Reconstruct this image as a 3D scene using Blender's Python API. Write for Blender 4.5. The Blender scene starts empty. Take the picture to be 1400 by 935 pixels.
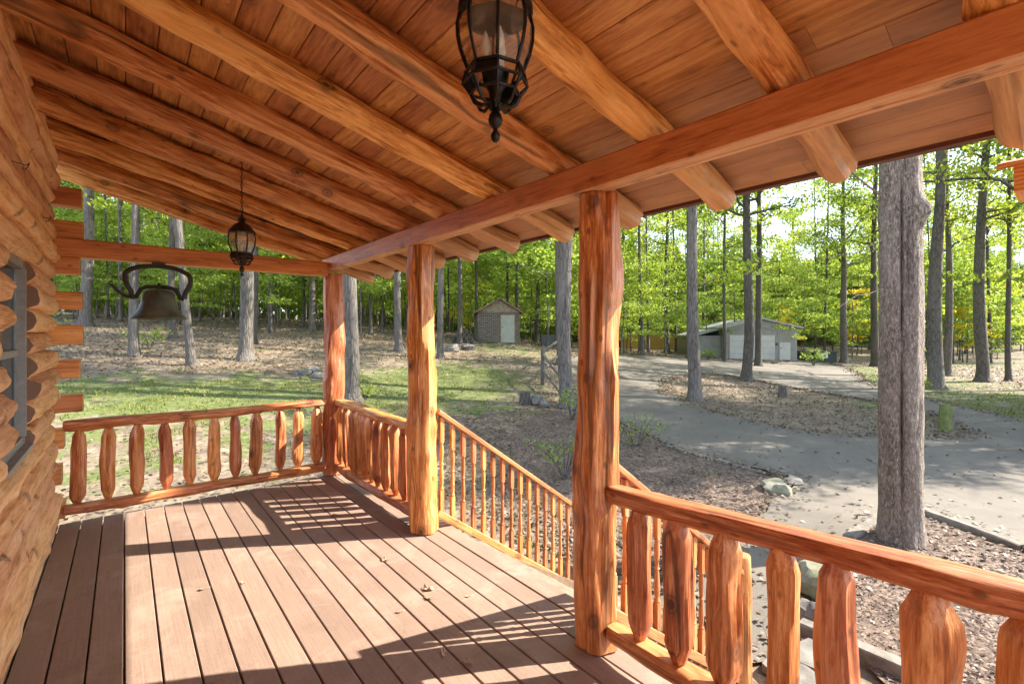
import bpy, math, random
import numpy as np
from mathutils import Vector, Matrix, noise
from mathutils.geometry import delaunay_2d_cdt
R = math.radians
random.seed(7); rng = np.random.default_rng(7)
sc = bpy.context.scene
C = sc.collection

# ------------------------------------------------------------------ helpers
W = {}
def place(o, M=None, parent=None):
    M = M or Matrix.Identity(4)
    C.objects.link(o)
    if parent is not None:
        o.parent = parent
        o.matrix_basis = W[parent.name].inverted() @ M
    else:
        o.matrix_basis = M
    W[o.name] = M
    return o
def thing(name, label, cat, loc=(0, 0, 0), group=None, rz=0):
    o = bpy.data.objects.new(name, None); o.empty_display_size = .1
    tag(o, label, cat, group)
    return place(o, Matrix.Translation(loc) @ Matrix.Rotation(rz, 4, 'Z'))
def tag(o, label=None, cat=None, group=None, kind=None):
    if label: o['label'] = label
    if cat: o['category'] = cat
    if group: o['group'] = group
    if kind: o['kind'] = kind
    return o
def mesh_obj(name, me, mat, M=None, parent=None):
    for m in (mat if isinstance(mat, (list, tuple)) else [mat]): me.materials.append(m)
    return place(bpy.data.objects.new(name, me), M, parent)

class MB:
    def __init__(s): s.v = []; s.f = []; s.m = []
    def add(s, vs, fs, mi=0):
        n = len(s.v); s.v += [tuple(p) for p in vs]; s.f += [tuple(i + n for i in f) for f in fs]; s.m += [mi] * len(fs)
    def box(s, x0, x1, y0, y1, z0, z1, mi=0, bev=0):
        if bev:
            # chamfered long box (octagonal section about the longest axis)
            d = [x1 - x0, y1 - y0, z1 - z0]; a = d.index(max(d)); lo = [x0, y0, z0]; hi = [x1, y1, z1]
            p, q = [i for i in range(3) if i != a]; b = bev
            sec = [(lo[p] + b, lo[q]), (hi[p] - b, lo[q]), (hi[p], lo[q] + b), (hi[p], hi[q] - b), (hi[p] - b, hi[q]), (lo[p] + b, hi[q]), (lo[p], hi[q] - b), (lo[p], lo[q] + b)]
            vs = []
            for e in (lo[a], hi[a]):
                for u, w in sec:
                    t = [0, 0, 0]; t[a] = e; t[p] = u; t[q] = w; vs.append(t)
            fs = [(i, (i + 1) % 8, 8 + (i + 1) % 8, 8 + i) for i in range(8)] + [tuple(range(7, -1, -1)), tuple(range(8, 16))]
            if (a == 1): fs = [f[::-1] for f in fs]
            s.add(vs, fs, mi); return
        vs = [(x0, y0, z0), (x1, y0, z0), (x1, y1, z0), (x0, y1, z0), (x0, y0, z1), (x1, y0, z1), (x1, y1, z1), (x0, y1, z1)]
        s.add(vs, [(3, 2, 1, 0), (4, 5, 6, 7), (0, 1, 5, 4), (1, 2, 6, 5), (2, 3, 7, 6), (3, 0, 4, 7)], mi)
    def prism(s, pts, axis, a, b, mi=0):
        def mk(u, w, t):
            return {'x': (t, u, w), 'y': (u, t, w), 'z': (u, w, t)}[axis]
        n = len(pts)
        vs = [mk(u, w, a) for u, w in pts] + [mk(u, w, b) for u, w in pts]
        s.add(vs, [(i, (i + 1) % n, n + (i + 1) % n, n + i) for i in range(n)] + [tuple(range(n - 1, -1, -1)), tuple(range(n, 2 * n))], mi)
    def tube(s, pts, r, n=8, mi=0, closed=False, flat=1.0):
        pts = [Vector(p) for p in pts]; k = len(pts)
        rs = r if isinstance(r, (list, tuple)) else [r] * k
        vs = []; up = None
        for i, p in enumerate(pts):
            if closed: d = (pts[(i + 1) % k] - pts[i - 1]).normalized()
            else: d = (pts[min(i + 1, k - 1)] - pts[max(i - 1, 0)]).normalized()
            if up is None: up = d.orthogonal().normalized()
            up = (up - d * up.dot(d)).normalized(); w = d.cross(up)
            for j in range(n):
                a = 2 * math.pi * j / n
                vs.append(p + up * rs[i] * math.cos(a) + w * rs[i] * math.sin(a) * flat)
        fs = []
        for i in range(k if closed else k - 1):
            for j in range(n):
                a = i * n + j; b = i * n + (j + 1) % n; c = ((i + 1) % k) * n
                fs.append((a, b, c + (j + 1) % n, c + j))
        if not closed: fs += [tuple(range(n - 1, -1, -1)), tuple((k - 1) * n + j for j in range(n))]
        s.add(vs, fs, mi)
    def lathe(s, prof, n=16, c=(0, 0, 0), mi=0, rot=0):
        vs = []; k = len(prof)
        for r, z in prof:
            for j in range(n):
                a = 2 * math.pi * j / n + rot
                vs.append((c[0] + r * math.cos(a), c[1] + r * math.sin(a), c[2] + z))
        fs = []
        for i in range(k - 1):
            for j in range(n):
                fs.append((i * n + j, i * n + (j + 1) % n, (i + 1) * n + (j + 1) % n, (i + 1) * n + j))
        fs += [tuple(range(n - 1, -1, -1)), tuple((k - 1) * n + j for j in range(n))]
        s.add(vs, fs, mi)
    def mesh(s, name, smooth=None):
        me = bpy.data.meshes.new(name); me.from_pydata(s.v, [], s.f)
        me.polygons.foreach_set('material_index', s.m)
        if smooth:
            me.polygons.foreach_set('use_smooth', [True] * len(me.polygons)); me.set_sharp_from_angle(angle=R(smooth))
        me.update(); return me
    def build(s, name, mat, parent=None, smooth=None, M=None, local=False):
        me = s.mesh(name, smooth)
        if not local and M is None and parent is not None:
            # vertices are in world coordinates: keep origin at the parent
            me.transform(W[parent.name].inverted()); M = W[parent.name]
        return mesh_obj(name, me, mat, M, parent)

def log_mesh(name, L, r0, r1, seed, n=20, step=.05, rough=.006, bend=.012, ends=('flat', 'flat'), knots=3, cone=.06, ridge=.5, sq=0.0, lump=0.0, flat=0.0):
    rs = random.Random(seed); off = Vector((rs.uniform(-50, 50), rs.uniform(-50, 50), rs.uniform(-50, 50)))
    ks = [(rs.uniform(.06, .94) * L, rs.uniform(0, 6.283), rs.uniform(.006, .016), rs.uniform(.022, .045)) for _ in range(knots)]
    zs = list(np.linspace(0, L, max(3, int(L / step) + 1)))
    if ends[0] == 'cone': zs = [0, cone * .5] + [z for z in zs if z > cone * .9]
    else: zs = [0, .008] + [z for z in zs if z > .02]
    if ends[1] == 'cone': zs = [z for z in zs if z < L - cone * .9] + [L - cone * .5, L]
    else: zs = [z for z in zs if z < L - .02] + [L - .008, L]
    vs = []
    for z in zs:
        r = r0 + (r1 - r0) * z / L; k = 1.0
        for e, d in ((ends[0], z), (ends[1], L - z)):
            if e == 'cone' and d < cone: k = min(k, .42 + .58 * d / cone)
            elif e == 'flat' and d < .006: k = min(k, .93)
            elif e == 'round' and d < r * .55: k = min(k, .72 + .28 * math.sqrt(max(0, 1 - (1 - d / (r * .55)) ** 2)))
        cx = bend * noise.noise(Vector((z * .9, 3.3, 0)) + off); cy = bend * noise.noise(Vector((z * .9, 7.7, 5)) + off)
        lm = lump * noise.noise(Vector((z * 4.0, 1.1, 9)) + off)
        for j in range(n):
            a = 2 * math.pi * j / n; ca, sa = math.cos(a), math.sin(a)
            dr = rough * noise.noise(Vector((ca * 1.7, sa * 1.7, z * 3.2)) + off) + rough * ridge * noise.noise(Vector((ca * 4.5, sa * 4.5, z * 1.1)) - off) + lm
            for kz, ka, am, sz in ks:
                da = (a - ka + math.pi) % (2 * math.pi) - math.pi
                q = ((z - kz) ** 2 / (1.5 * sz) ** 2 + (r * da) ** 2 / sz ** 2)
                if q < 6: dr += am * math.exp(-q)
            rr = (r + dr) * k
            if sq: # squarish section
                m = max(abs(ca), abs(sa)); rr *= (1 - sq) + sq / m * .92
            yy = rr * sa
            if flat and yy > flat * r: yy = flat * r + (yy - flat * r) * .22
            vs.append((cx + rr * ca, cy + yy, z))
    k = len(zs)
    fs = [(i * n + j, i * n + (j + 1) % n, (i + 1) * n + (j + 1) % n, (i + 1) * n + j) for i in range(k - 1) for j in range(n)]
    fs += [tuple(range(n - 1, -1, -1)), tuple((k - 1) * n + j for j in range(n))]
    me = bpy.data.meshes.new(name); me.from_pydata(vs, [], fs)
    me.polygons.foreach_set('use_smooth', [True] * len(fs)); me.set_sharp_from_angle(angle=R(38)); me.update()
    return me
def axis_matrix(p0, p1, roll=0):
    d = Vector(p1) - Vector(p0)
    return Matrix.Translation(p0) @ d.to_track_quat('Z', 'Y').to_matrix().to_4x4() @ Matrix.Rotation(roll, 4, 'Z')
def log(name, p0, p1, r0, r1, mat, parent=None, seed=0, roll=0, **kw):
    L = (Vector(p1) - Vector(p0)).length
    return mesh_obj(name, log_mesh(name, L, r0, r1, seed, **kw), mat, axis_matrix(p0, p1, roll), parent)

# ------------------------------------------------------------------ camera constants (used to turn photo positions into ground points)
CAM = Vector((0, 0, 1.62)); YAW = R(39.5); F = 643.0; HU, HV = 700.0, 456.0
FW = Vector((math.sin(YAW), math.cos(YAW), 0)); RT = Vector((math.cos(YAW), -math.sin(YAW), 0))
def ss(t): t = np.clip(t, 0, 1); return t * t * (3 - 2 * t)
def gz(x, y):
    x = np.asarray(x, float); y = np.asarray(y, float)
    s = np.logaddexp(0, (y - 8.5) / 1.6) * 1.6
    e = 26 * (1 - np.exp(-s / 26))
    fade = 1 - .62 * ss((x - 14) / 28)
    bump = .05 * np.exp(-((x - 8.1) ** 2 + (y - 1.2) ** 2) / 6)
    far = .075 * np.maximum(0, np.minimum(np.hypot(x, y), 190) - 78)
    return -1.15 + .2 * e * fade + bump + far + .02 * np.sin(x * .9 + 1) * np.sin(y * .8)
def G(x, y): return float(gz(x, y))
def at(u, v, zoff=0):
    d = FW + RT * ((u - HU) / F) + Vector((0, 0, 1)) * ((HV - v) / F)
    t = 2.0; last = t
    while t < 140:
        p = CAM + d * t
        if p.z < G(p.x, p.y) + zoff:
            a, b = last, t
            for _ in range(20):
                m = (a + b) / 2; p = CAM + d * m
                if p.z < G(p.x, p.y) + zoff: b = m
                else: a = m
            p = CAM + d * b
            return Vector((p.x, p.y, G(p.x, p.y)))
        last = t; t += .1
    p = CAM + d * 70
    return Vector((p.x, p.y, G(p.x, p.y)))
def depth(p): return Vector((p[0], p[1], 0)).dot(FW)
def pix(x, y, z=0):
    q = Vector((x, y, z)) - CAM; Z = q.dot(FW)
    return HU + F * q.dot(RT) / Z, HV - F * q.z / Z, Z

# ------------------------------------------------------------------ materials
def new_mat(name):
    m = bpy.data.materials.new(name); m.use_nodes = True; nt = m.node_tree; nt.nodes.clear()
    out = nt.nodes.new('ShaderNodeOutputMaterial'); b = nt.nodes.new('ShaderNodeBsdfPrincipled')
    nt.links.new(b.outputs[0], out.inputs[0])
    return m, nt, b, out
class NT:
    def __init__(s, nt): s.nt = nt
    def n(s, t, **kw):
        o = s.nt.nodes.new('ShaderNode' + t)
        for k, v in kw.items(): setattr(o, k, v)
        return o
    def l(s, a, b): s.nt.links.new(a, b)
    def coord(s, scale, kind='Object', rnd=True, rot=None):
        tc = s.n('TexCoord'); src = tc.outputs[kind]
        if rnd:
            oi = s.n('ObjectInfo'); mm = s.n('VectorMath', operation='MULTIPLY'); cb = s.n('CombineXYZ')
            for i in range(3): s.l(oi.outputs['Random'], cb.inputs[i])
            s.l(cb.outputs[0], mm.inputs[0]); mm.inputs[1].default_value = (37, 53, 91)
            ad = s.n('VectorMath', operation='ADD'); s.l(src, ad.inputs[0]); s.l(mm.outputs[0], ad.inputs[1]); src = ad.outputs[0]
        mp = s.n('Mapping'); mp.inputs['Scale'].default_value = scale; s.l(src, mp.inputs[0])
        if rot: mp.inputs['Rotation'].default_value = rot
        return mp.outputs[0]
    def noise(s, vec, scale=1, detail=4, rough=.55, dist=0):
        t = s.n('TexNoise'); s.l(vec, t.inputs['Vector']); t.inputs['Scale'].default_value = scale; t.inputs['Detail'].default_value = detail
        t.inputs['Roughness'].default_value = rough; t.inputs['Distortion'].default_value = dist
        return t.outputs['Fac']
    def vor(s, vec, scale=1, feature='F1', out='Distance', rand=1):
        t = s.n('TexVoronoi', feature=feature); s.l(vec, t.inputs['Vector']); t.inputs['Scale'].default_value = scale; t.inputs['Randomness'].default_value = rand
        return t.outputs[out]
    def ramp(s, fac, stops, interp='LINEAR'):
        t = s.n('ValToRGB'); t.color_ramp.interpolation = interp; e = t.color_ramp.elements
        while len(e) > 1: e.remove(e[-1])
        e[0].position = stops[0][0]; e[0].color = col(stops[0][1])
        for p, c in stops[1:]:
            q = e.new(p); q.color = col(c)
        s.l(fac, t.inputs[0]); return t.outputs[0]
    def mix(s, fac, a, b, blend='MIX'):
        t = s.n('MixRGB', blend_type=blend)
        for i, x in ((0, fac), (1, a), (2, b)):
            if isinstance(x, (int, float)): t.inputs[i].default_value = x
            elif isinstance(x, (tuple, list)): t.inputs[i].default_value = col(x)
            else: s.l(x, t.inputs[i])
        return t.outputs[0]
    def math(s, op, a, b=0.0, clamp=False):
        t = s.n('Math', operation=op, use_clamp=clamp)
        for i, x in ((0, a), (1, b)):
            if isinstance(x, (int, float)): t.inputs[i].default_value = x
            else: s.l(x, t.inputs[i])
        return t.outputs[0]
    def bump(s, h, strength, dist, b):
        t = s.n('Bump'); t.inputs['Strength'].default_value = strength; t.inputs['Distance'].default_value = dist
        s.l(h, t.inputs['Height']); s.l(t.outputs[0], b.inputs['Normal'])
def col(c): return tuple(c) + (1,) if len(c) == 3 else tuple(c)

def wood(name, dark, base, light, rough=.42, axis='z', patch=.5, checks=1.0, island=False, grain=1.0, knot=1.0, bump=.5, ends=True, coat=0.0, endcol=None, warp=.8, weather=None, pw=.03):
    m, nt, b, out = new_mat(name); N = NT(nt)
    def sc_(a, c): return {'z': (a, a, c), 'y': (a, c, a), 'x': (c, a, a)}[axis]
    if island:
        tc = N.n('TexCoord'); gi = N.n('NewGeometry'); mm = N.n('VectorMath', operation='MULTIPLY'); cb = N.n('CombineXYZ')
        for i in range(3): N.l(gi.outputs['Random Per Island'], cb.inputs[i])
        N.l(cb.outputs[0], mm.inputs[0]); mm.inputs[1].default_value = (61, 87, 43)
        ad = N.n('VectorMath', operation='ADD'); N.l(tc.outputs['Object'], ad.inputs[0]); N.l(mm.outputs[0], ad.inputs[1])
        def cd(s_):
            mp = N.n('Mapping'); mp.inputs['Scale'].default_value = s_; N.l(ad.outputs[0], mp.inputs[0]); return mp.outputs[0]
        rnd = gi.outputs['Random Per Island']
    else:
        def cd(s_): return N.coord(s_)
        rnd = N.n('ObjectInfo').outputs['Random']
    g1 = N.noise(cd(sc_(17 * grain, 1.7)), 1, 7, .68, warp)
    g2 = N.noise(cd(sc_(72 * grain, 5)), 1, 4, .75)
    c = N.ramp(N.mix(.5, g1, g2), [(.39, dark), (.49, base), (.59, light)])
    big = N.noise(cd(sc_(6, 1.3)), 1, 5, .6, .6)
    c = N.mix(N.math('MULTIPLY', N.ramp(big, [(.53 - pw, (0, 0, 0)), (.53 + pw, (1, 1, 1))]), patch), c, N.mix(N.math('MULTIPLY', g1, 1.1), base, tuple(min(1, x * 1.12) for x in light)))
    dk = N.noise(cd(sc_(4, .9)), 1, 4, .6, .5)
    c = N.mix(N.ramp(dk, [(.56, (0, 0, 0)), (.68, (.28, .28, .28))]), c, dark)
    # knots
    kd = N.vor(N.mix(.04, cd(sc_(4.4, 3.4)), N.n('TexNoise').outputs['Color']), 1)
    kf = N.ramp(kd, [(.06, (1, 1, 1)), (.09, (.45, .45, .45)), (.13, (.75, .75, .75)), (.16, (.25, .25, .25)), (.26, (0, 0, 0))])
    c = N.mix(N.math('MULTIPLY', kf, .9 * knot), c, tuple(x * .22 for x in dark))
    k2 = N.vor(cd(sc_(10, 6)), 1)
    c = N.mix(N.math('MULTIPLY', N.ramp(k2, [(.07, (.9, .9, .9)), (.15, (0, 0, 0))]), .7 * knot), c, tuple(x * .3 for x in dark))
    # drying checks
    ck = N.noise(cd(sc_(7, .22)), 1, 2, .5, .15)
    cf = N.ramp(N.math('ABSOLUTE', N.math('SUBTRACT', ck, .52)), [(.0, (1, 1, 1)), (.016, (.75, .75, .75)), (.034, (0, 0, 0))])
    cm = N.ramp(N.noise(cd(sc_(2, .8)), 1, 1), [(.52, (0, 0, 0)), (.60, (1, 1, 1))])
    cf = N.math('MULTIPLY', N.math('MULTIPLY', cf, cm), checks)
    c = N.mix(N.math('MULTIPLY', cf, .7), c, tuple(x * .15 for x in dark))
    # per piece tone
    hv = N.n('HueSaturation'); N.l(c, hv.inputs['Color'])
    v = N.math('ADD', N.math('MULTIPLY', rnd, .36), .82); N.l(v, hv.inputs['Value'])
    N.l(N.math('ADD', N.math('MULTIPLY', rnd, .02), .49), hv.inputs['Hue'])
    c = hv.outputs[0]
    if weather:
        wt = N.n('TexCoord'); ws = N.n('SeparateXYZ'); N.l(wt.outputs['Object'], ws.inputs[0]); ax, w0, w1, wc, wf = weather
        wn_ = N.math('ADD', ws.outputs['XYZ'.index(ax)], N.math('MULTIPLY', N.math('SUBTRACT', dk, .5), .5))
        wr = N.n('MapRange'); N.l(wn_, wr.inputs[0]); wr.inputs[1].default_value = w0; wr.inputs[2].default_value = w1; wr.inputs[4].default_value = wf
        c = N.mix(wr.outputs[0], c, N.mix(g1, tuple(x * .65 for x in wc), tuple(x * 1.3 for x in wc)))
    if ends:
        tcn = N.n('TexCoord'); sx = N.n('SeparateXYZ'); N.l(tcn.outputs['Normal'], sx.inputs[0])
        e = N.math('ABSOLUTE', sx.outputs['XYZ'.index(axis.upper())])
        ef = N.ramp(e, [(.85, (0, 0, 0)), (.93, (1, 1, 1))])
        ring = N.n('TexWave', wave_type='RINGS', rings_direction=axis.upper()); N.l(N.coord((1, 1, 1), rnd=False), ring.inputs['Vector'])
        ring.inputs['Scale'].default_value = 22; ring.inputs['Distortion'].default_value = 3; ring.inputs['Detail'].default_value = 2
        ec = N.ramp(ring.outputs['Fac'], [(.2, tuple(x * .75 for x in base)), (.8, tuple(x * .95 for x in light))])
        if endcol: ec = N.mix(N.math('MULTIPLY', ring.outputs['Fac'], .35), endcol, tuple(x * 1.4 for x in endcol))
        c = N.mix(ef, c, ec)
    N.l(c, b.inputs['Base Color'])
    b.inputs['Roughness'].default_value = rough
    if coat: b.inputs['Coat Weight'].default_value = coat; b.inputs['Coat Roughness'].default_value = .38
    h = N.math('SUBTRACT', N.math('ADD', N.math('MULTIPLY', g1, .6), N.math('MULTIPLY', g2, .3)), N.math('MULTIPLY', cf, 1.2))
    N.bump(h, bump, .006, b)
    return m

def simple(name, c1, c2, scale=8, rough=.7, bump=.2, metal=0, detail=5, dist=.01, kind='Object'):
    m, nt, b, out = new_mat(name); N = NT(nt)
    f = N.noise(N.coord((1, 1, 1), kind=kind), scale, detail, .6)
    N.l(N.ramp(f, [(.32, c1), (.68, c2)]), b.inputs['Base Color'])
    b.inputs['Roughness'].default_value = rough; b.inputs['Metallic'].default_value = metal
    N.bump(f, bump, dist, b)
    return m

M_post = wood('stained_post_wood', (.19, .045, .010), (.47, .138, .030), (.72, .34, .14), rough=.5, patch=.5, coat=.2)
M_rail = wood('stained_rail_wood', (.21, .055, .013), (.48, .150, .036), (.70, .34, .145), rough=.5, patch=.5, coat=.2)
M_raft = wood('stained_rafter_wood', (.27, .085, .017), (.64, .265, .066), (.88, .53, .22), rough=.5, patch=.65, knot=1.0, weather=('Z', 2.40, 2.8, (.50, .32, .18), .75))
M_beam = wood('beam_wood', (.36, .11, .026), (.60, .235, .066), (.70, .32, .11), rough=.48, axis='y', patch=.3, checks=.25, grain=.8, warp=.3, knot=.9)
M_beamu = wood('beam_underside_wood', (.55, .27, .11), (.72, .42, .20), (.82, .55, .32), rough=.5, axis='y', patch=.3, checks=.1, grain=.8, warp=.3, ends=False)  # paler wood, with light bounced off the deck put into its colour
M_tie = wood('tie_beam_wood', (.32, .085, .018), (.56, .18, .044), (.66, .26, .08), rough=.45, axis='x', patch=.3, checks=.3, grain=.9, warp=.3)
M_wall = wood('peeled_wall_log', (.45, .185, .062), (.77, .40, .175), (.88, .58, .33), rough=.62, patch=.55, knot=1.0, checks=.15, bump=.6, endcol=(.20, .105, .06), warp=.25, pw=.06)
M_lend = wood('log_end_wood', (.40, .12, .028), (.64, .25, .066), (.74, .34, .11), rough=.48, axis='x', patch=.3, checks=.7, warp=.3)
M_ceil = wood('ceiling_plank_wood', (.28, .105, .032), (.48, .215, .072), (.62, .33, .13), rough=.5, axis='y', island=True, patch=.35, checks=0, knot=.7, ends=False, bump=.15, warp=.3, pw=.08, weather=('X', 1.72, 2.05, (.34, .21, .14), .7))
M_stairw = wood('stair_rail_wood', (.28, .095, .028), (.50, .19, .058), (.64, .31, .12), rough=.5, patch=.3, checks=.2, ends=False)
M_fascia = wood('brown_fascia_board', (.075, .035, .028), (.12, .055, .042), (.16, .08, .06), rough=.5, axis='y', patch=.2, checks=.2, ends=False)
M_deck = None
def deck_mat():
    m, nt, b, out = new_mat('deck_board'); N = NT(nt)
    gi = N.n('NewGeometry'); rnd = gi.outputs['Random Per Island']
    tc = N.n('TexCoord'); cb = N.n('CombineXYZ'); N.l(rnd, cb.inputs[0]); N.l(rnd, cb.inputs[1])
    mm = N.n('VectorMath', operation='MULTIPLY'); N.l(cb.outputs[0], mm.inputs[0]); mm.inputs[1].default_value = (33, 71, 0)
    ad = N.n('VectorMath', operation='ADD'); N.l(tc.outputs['Object'], ad.inputs[0]); N.l(mm.outputs[0], ad.inputs[1])
    def cd(s_):
        mp = N.n('Mapping'); mp.inputs['Scale'].default_value = s_; N.l(ad.outputs[0], mp.inputs[0]); return mp.outputs[0]
    f1 = N.noise(cd((110, 3, 1)), 1, 4, .65); f2 = N.noise(cd((2.2, 1.4, 1)), 1, 4, .6, .4); f3 = N.noise(cd((90, 90, 90)), 1, 2)
    c = N.ramp(N.mix(.35, f1, f3), [(.3, (.205, .135, .102)), (.52, (.30, .202, .154)), (.75, (.38, .27, .21))])
    c = N.mix(N.ramp(f2, [(.35, (.5, .5, .5)), (.65, (0, 0, 0))]), c, (.22, .155, .122))
    st = N.noise(N.coord((1, 1, 1), rnd=False), 2.3, 5, .7, .6)
    c = N.mix(N.ramp(st, [(.52, (0, 0, 0)), (.68, (.55, .55, .55))]), c, (.40, .31, .245))
    sf = N.noise(N.coord((1, 1, 1), rnd=False), 5.5, 6, .75, 1.2)
    c = N.mix(N.ramp(sf, [(.56, (0, 0, 0)), (.70, (.5, .5, .5))]), c, (.17, .112, .082))
    gr = N.vor(N.coord((1, 1, 1), rnd=False), 14)
    c = N.mix(N.ramp(gr, [(.035, (.8, .8, .8)), (.06, (0, 0, 0))]), c, (.08, .06, .045))
    hv = N.n('HueSaturation'); N.l(c, hv.inputs['Color']); N.l(N.math('ADD', N.math('MULTIPLY', rnd, .18), .93), hv.inputs['Value'])
    N.l(hv.outputs[0], b.inputs['Base Color'])
    N.l(N.math('ADD', N.math('MULTIPLY', f2, .3), .45), b.inputs['Roughness'])
    N.bump(N.mix(.4, f1, f3), .35, .003, b)
    return m
M_deck = deck_mat()

def bark(name, c1, c2, c3, sc=1.0, bump=1.0, el=1.0, edge=.75):
    m, nt, b, out = new_mat(name); N = NT(nt)
    cr = (.36, .5, .62) if edge < .5 else (.28, .5, .72)
    f = N.noise(N.coord((16 * sc, 16 * sc, 2.6 * sc * el)), 1, 7, .72, .8)
    g = N.noise(N.coord((1.6, 1.6, .7)), 1, 4, .6)
    v = N.vor(N.coord((13 * sc, 13 * sc, 2.2 * sc * el)), 1, 'DISTANCE_TO_EDGE')
    c = N.ramp(f, [(cr[0], c1), (cr[1], c2), (cr[2], c3)])
    c = N.mix(N.ramp(v, [(0, (edge,) * 3), (.12, (0, 0, 0))]), c, tuple(x * .45 for x in c1))
    c = N.mix(N.ramp(g, [(.45, (0, 0, 0)), (.7, (.45, .45, .45))]), c, c3)
    N.l(c, b.inputs['Base Color']); b.inputs['Roughness'].default_value = .9
    h = N.math('ADD', N.math('MULTIPLY', f, .6), N.math('MULTIPLY', N.ramp(v, [(0, (0, 0, 0)), (.2, (1, 1, 1))]), edge * .65))
    N.bump(h, bump, .03, b)
    return m
M_bark = bark('grey_bark', (.075, .062, .052), (.145, .124, .106), (.23, .205, .178))
M_bark2 = bark('pale_bark', (.07, .060, .050), (.135, .117, .098), (.21, .187, .16))
M_barkd = bark('dark_bark', (.05, .042, .035), (.10, .085, .07), (.16, .138, .118))
M_barkbig = bark('oak_bark', (.060, .044, .033), (.19, .145, .112), (.37, .30, .24), sc=2.3, bump=1.0, el=2.2, edge=.35)

def leafmat(name, stops, trans=.5, tcol=1.6):
    m, nt, b, out = new_mat(name); N = NT(nt)
    gi = N.n('NewGeometry'); oi = N.n('ObjectInfo')
    f = N.math('ADD', N.math('MULTIPLY', gi.outputs['Random Per Island'], .6), N.math('MULTIPLY', oi.outputs['Random'], .4))
    c = N.ramp(f, stops)
    N.l(c, b.inputs['Base Color']); b.inputs['Roughness'].default_value = .5
    b.inputs['Specular IOR Level'].default_value = .3
    tr = N.n('BsdfTranslucent'); tm = N.mix(1.0, c, (tcol, tcol * .95, tcol * .6), 'MULTIPLY'); N.l(tm, tr.inputs['Color'])
    ms = N.n('MixShader'); ms.inputs[0].default_value = trans
    N.l(b.outputs[0], ms.inputs[1]); N.l(tr.outputs[0], ms.inputs[2]); N.l(ms.outputs[0], out.inputs[0])
    return m
M_leaf = leafmat('canopy_leaf', [(.0, (.06, .10, .012)), (.35, (.15, .215, .03)), (.75, (.25, .32, .045)), (1, (.40, .38, .06))], tcol=2.0)
M_leafl = leafmat('understory_leaf', [(.0, (.085, .15, .035)), (.4, (.18, .26, .05)), (.85, (.29, .37, .07)), (1, (.44, .43, .09))], tcol=2.0)
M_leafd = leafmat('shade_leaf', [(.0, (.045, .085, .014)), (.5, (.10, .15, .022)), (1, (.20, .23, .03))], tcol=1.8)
M_leafy = leafmat('yellow_leaf', [(.0, (.30, .28, .02)), (.5, (.48, .38, .02)), (1, (.60, .42, .03))])
M_litter = leafmat('dry_leaf', [(.0, (.08, .052, .036)), (.35, (.155, .11, .08)), (.7, (.24, .185, .14)), (.95, (.34, .275, .21)), (1, (.36, .20, .06))], trans=.1, tcol=1)
M_dleaf = leafmat('pale_dead_leaf', [(.0, (.20, .12, .07)), (.5, (.42, .31, .21)), (1, (.62, .52, .40))], trans=.1, tcol=1)
M_blade = leafmat('grass_blade', [(.0, (.08, .11, .022)), (.5, (.16, .19, .04)), (1, (.30, .29, .11))], trans=.35)
M_chip = leafmat('mulch_chip', [(.0, (.055, .032, .025)), (.5, (.11, .066, .05)), (.9, (.20, .13, .10)), (1, (.32, .24, .19))], trans=.02, tcol=1)

def ground_mat():
    m, nt, b, out = new_mat('leaf_litter_ground'); N = NT(nt)
    co = N.coord((1, 1, 1), rnd=False)
    v = N.vor(co, 14, 'F1', 'Color'); sx = N.n('SeparateColor'); N.l(v, sx.inputs[0])
    v2 = N.vor(co, 5.5, 'F1', 'Color'); sx2 = N.n('SeparateColor'); N.l(v2, sx2.inputs[0])
    big = N.noise(co, .35, 5, .65, .3); mid = N.noise(co, 2.2, 5, .65)
    c = N.ramp(N.mix(.5, sx.outputs[0], sx2.outputs[1]), [(.15, (.085, .056, .036)), (.45, (.16, .112, .072)), (.75, (.245, .185, .125)), (.95, (.33, .265, .19))])
    c = N.mix(N.ramp(big, [(.40, (0, 0, 0)), (.62, (.8, .8, .8))]), c, N.ramp(mid, [(.3, (.175, .13, .085)), (.7, (.285, .23, .165))]))
    c = N.mix(N.ramp(mid, [(.30, (.7, .7, .7)), (.46, (0, 0, 0))]), c, (.085, .062, .047))
    at_ = N.n('Attribute', attribute_name='grass'); gf = at_.outputs['Fac']
    gn = N.noise(co, 1.3, 6, .7, .5)
    gm = N.ramp(N.math('ADD', gf, N.math('MULTIPLY', N.math('SUBTRACT', gn, .5), 3.4)), [(.34, (0, 0, 0)), (.62, (1, 1, 1))])
    gc = N.ramp(N.noise(co, 9, 5, .7), [(.34, (.055, .08, .018)), (.54, (.12, .14, .034)), (.74, (.24, .21, .11))])
    c = N.mix(gm, c, gc)
    N.l(c, b.inputs['Base Color']); b.inputs['Roughness'].default_value = .95
    N.bump(N.mix(.5, sx.outputs[0], mid), .7, .05, b)
    return m
M_ground = ground_mat()
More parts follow.
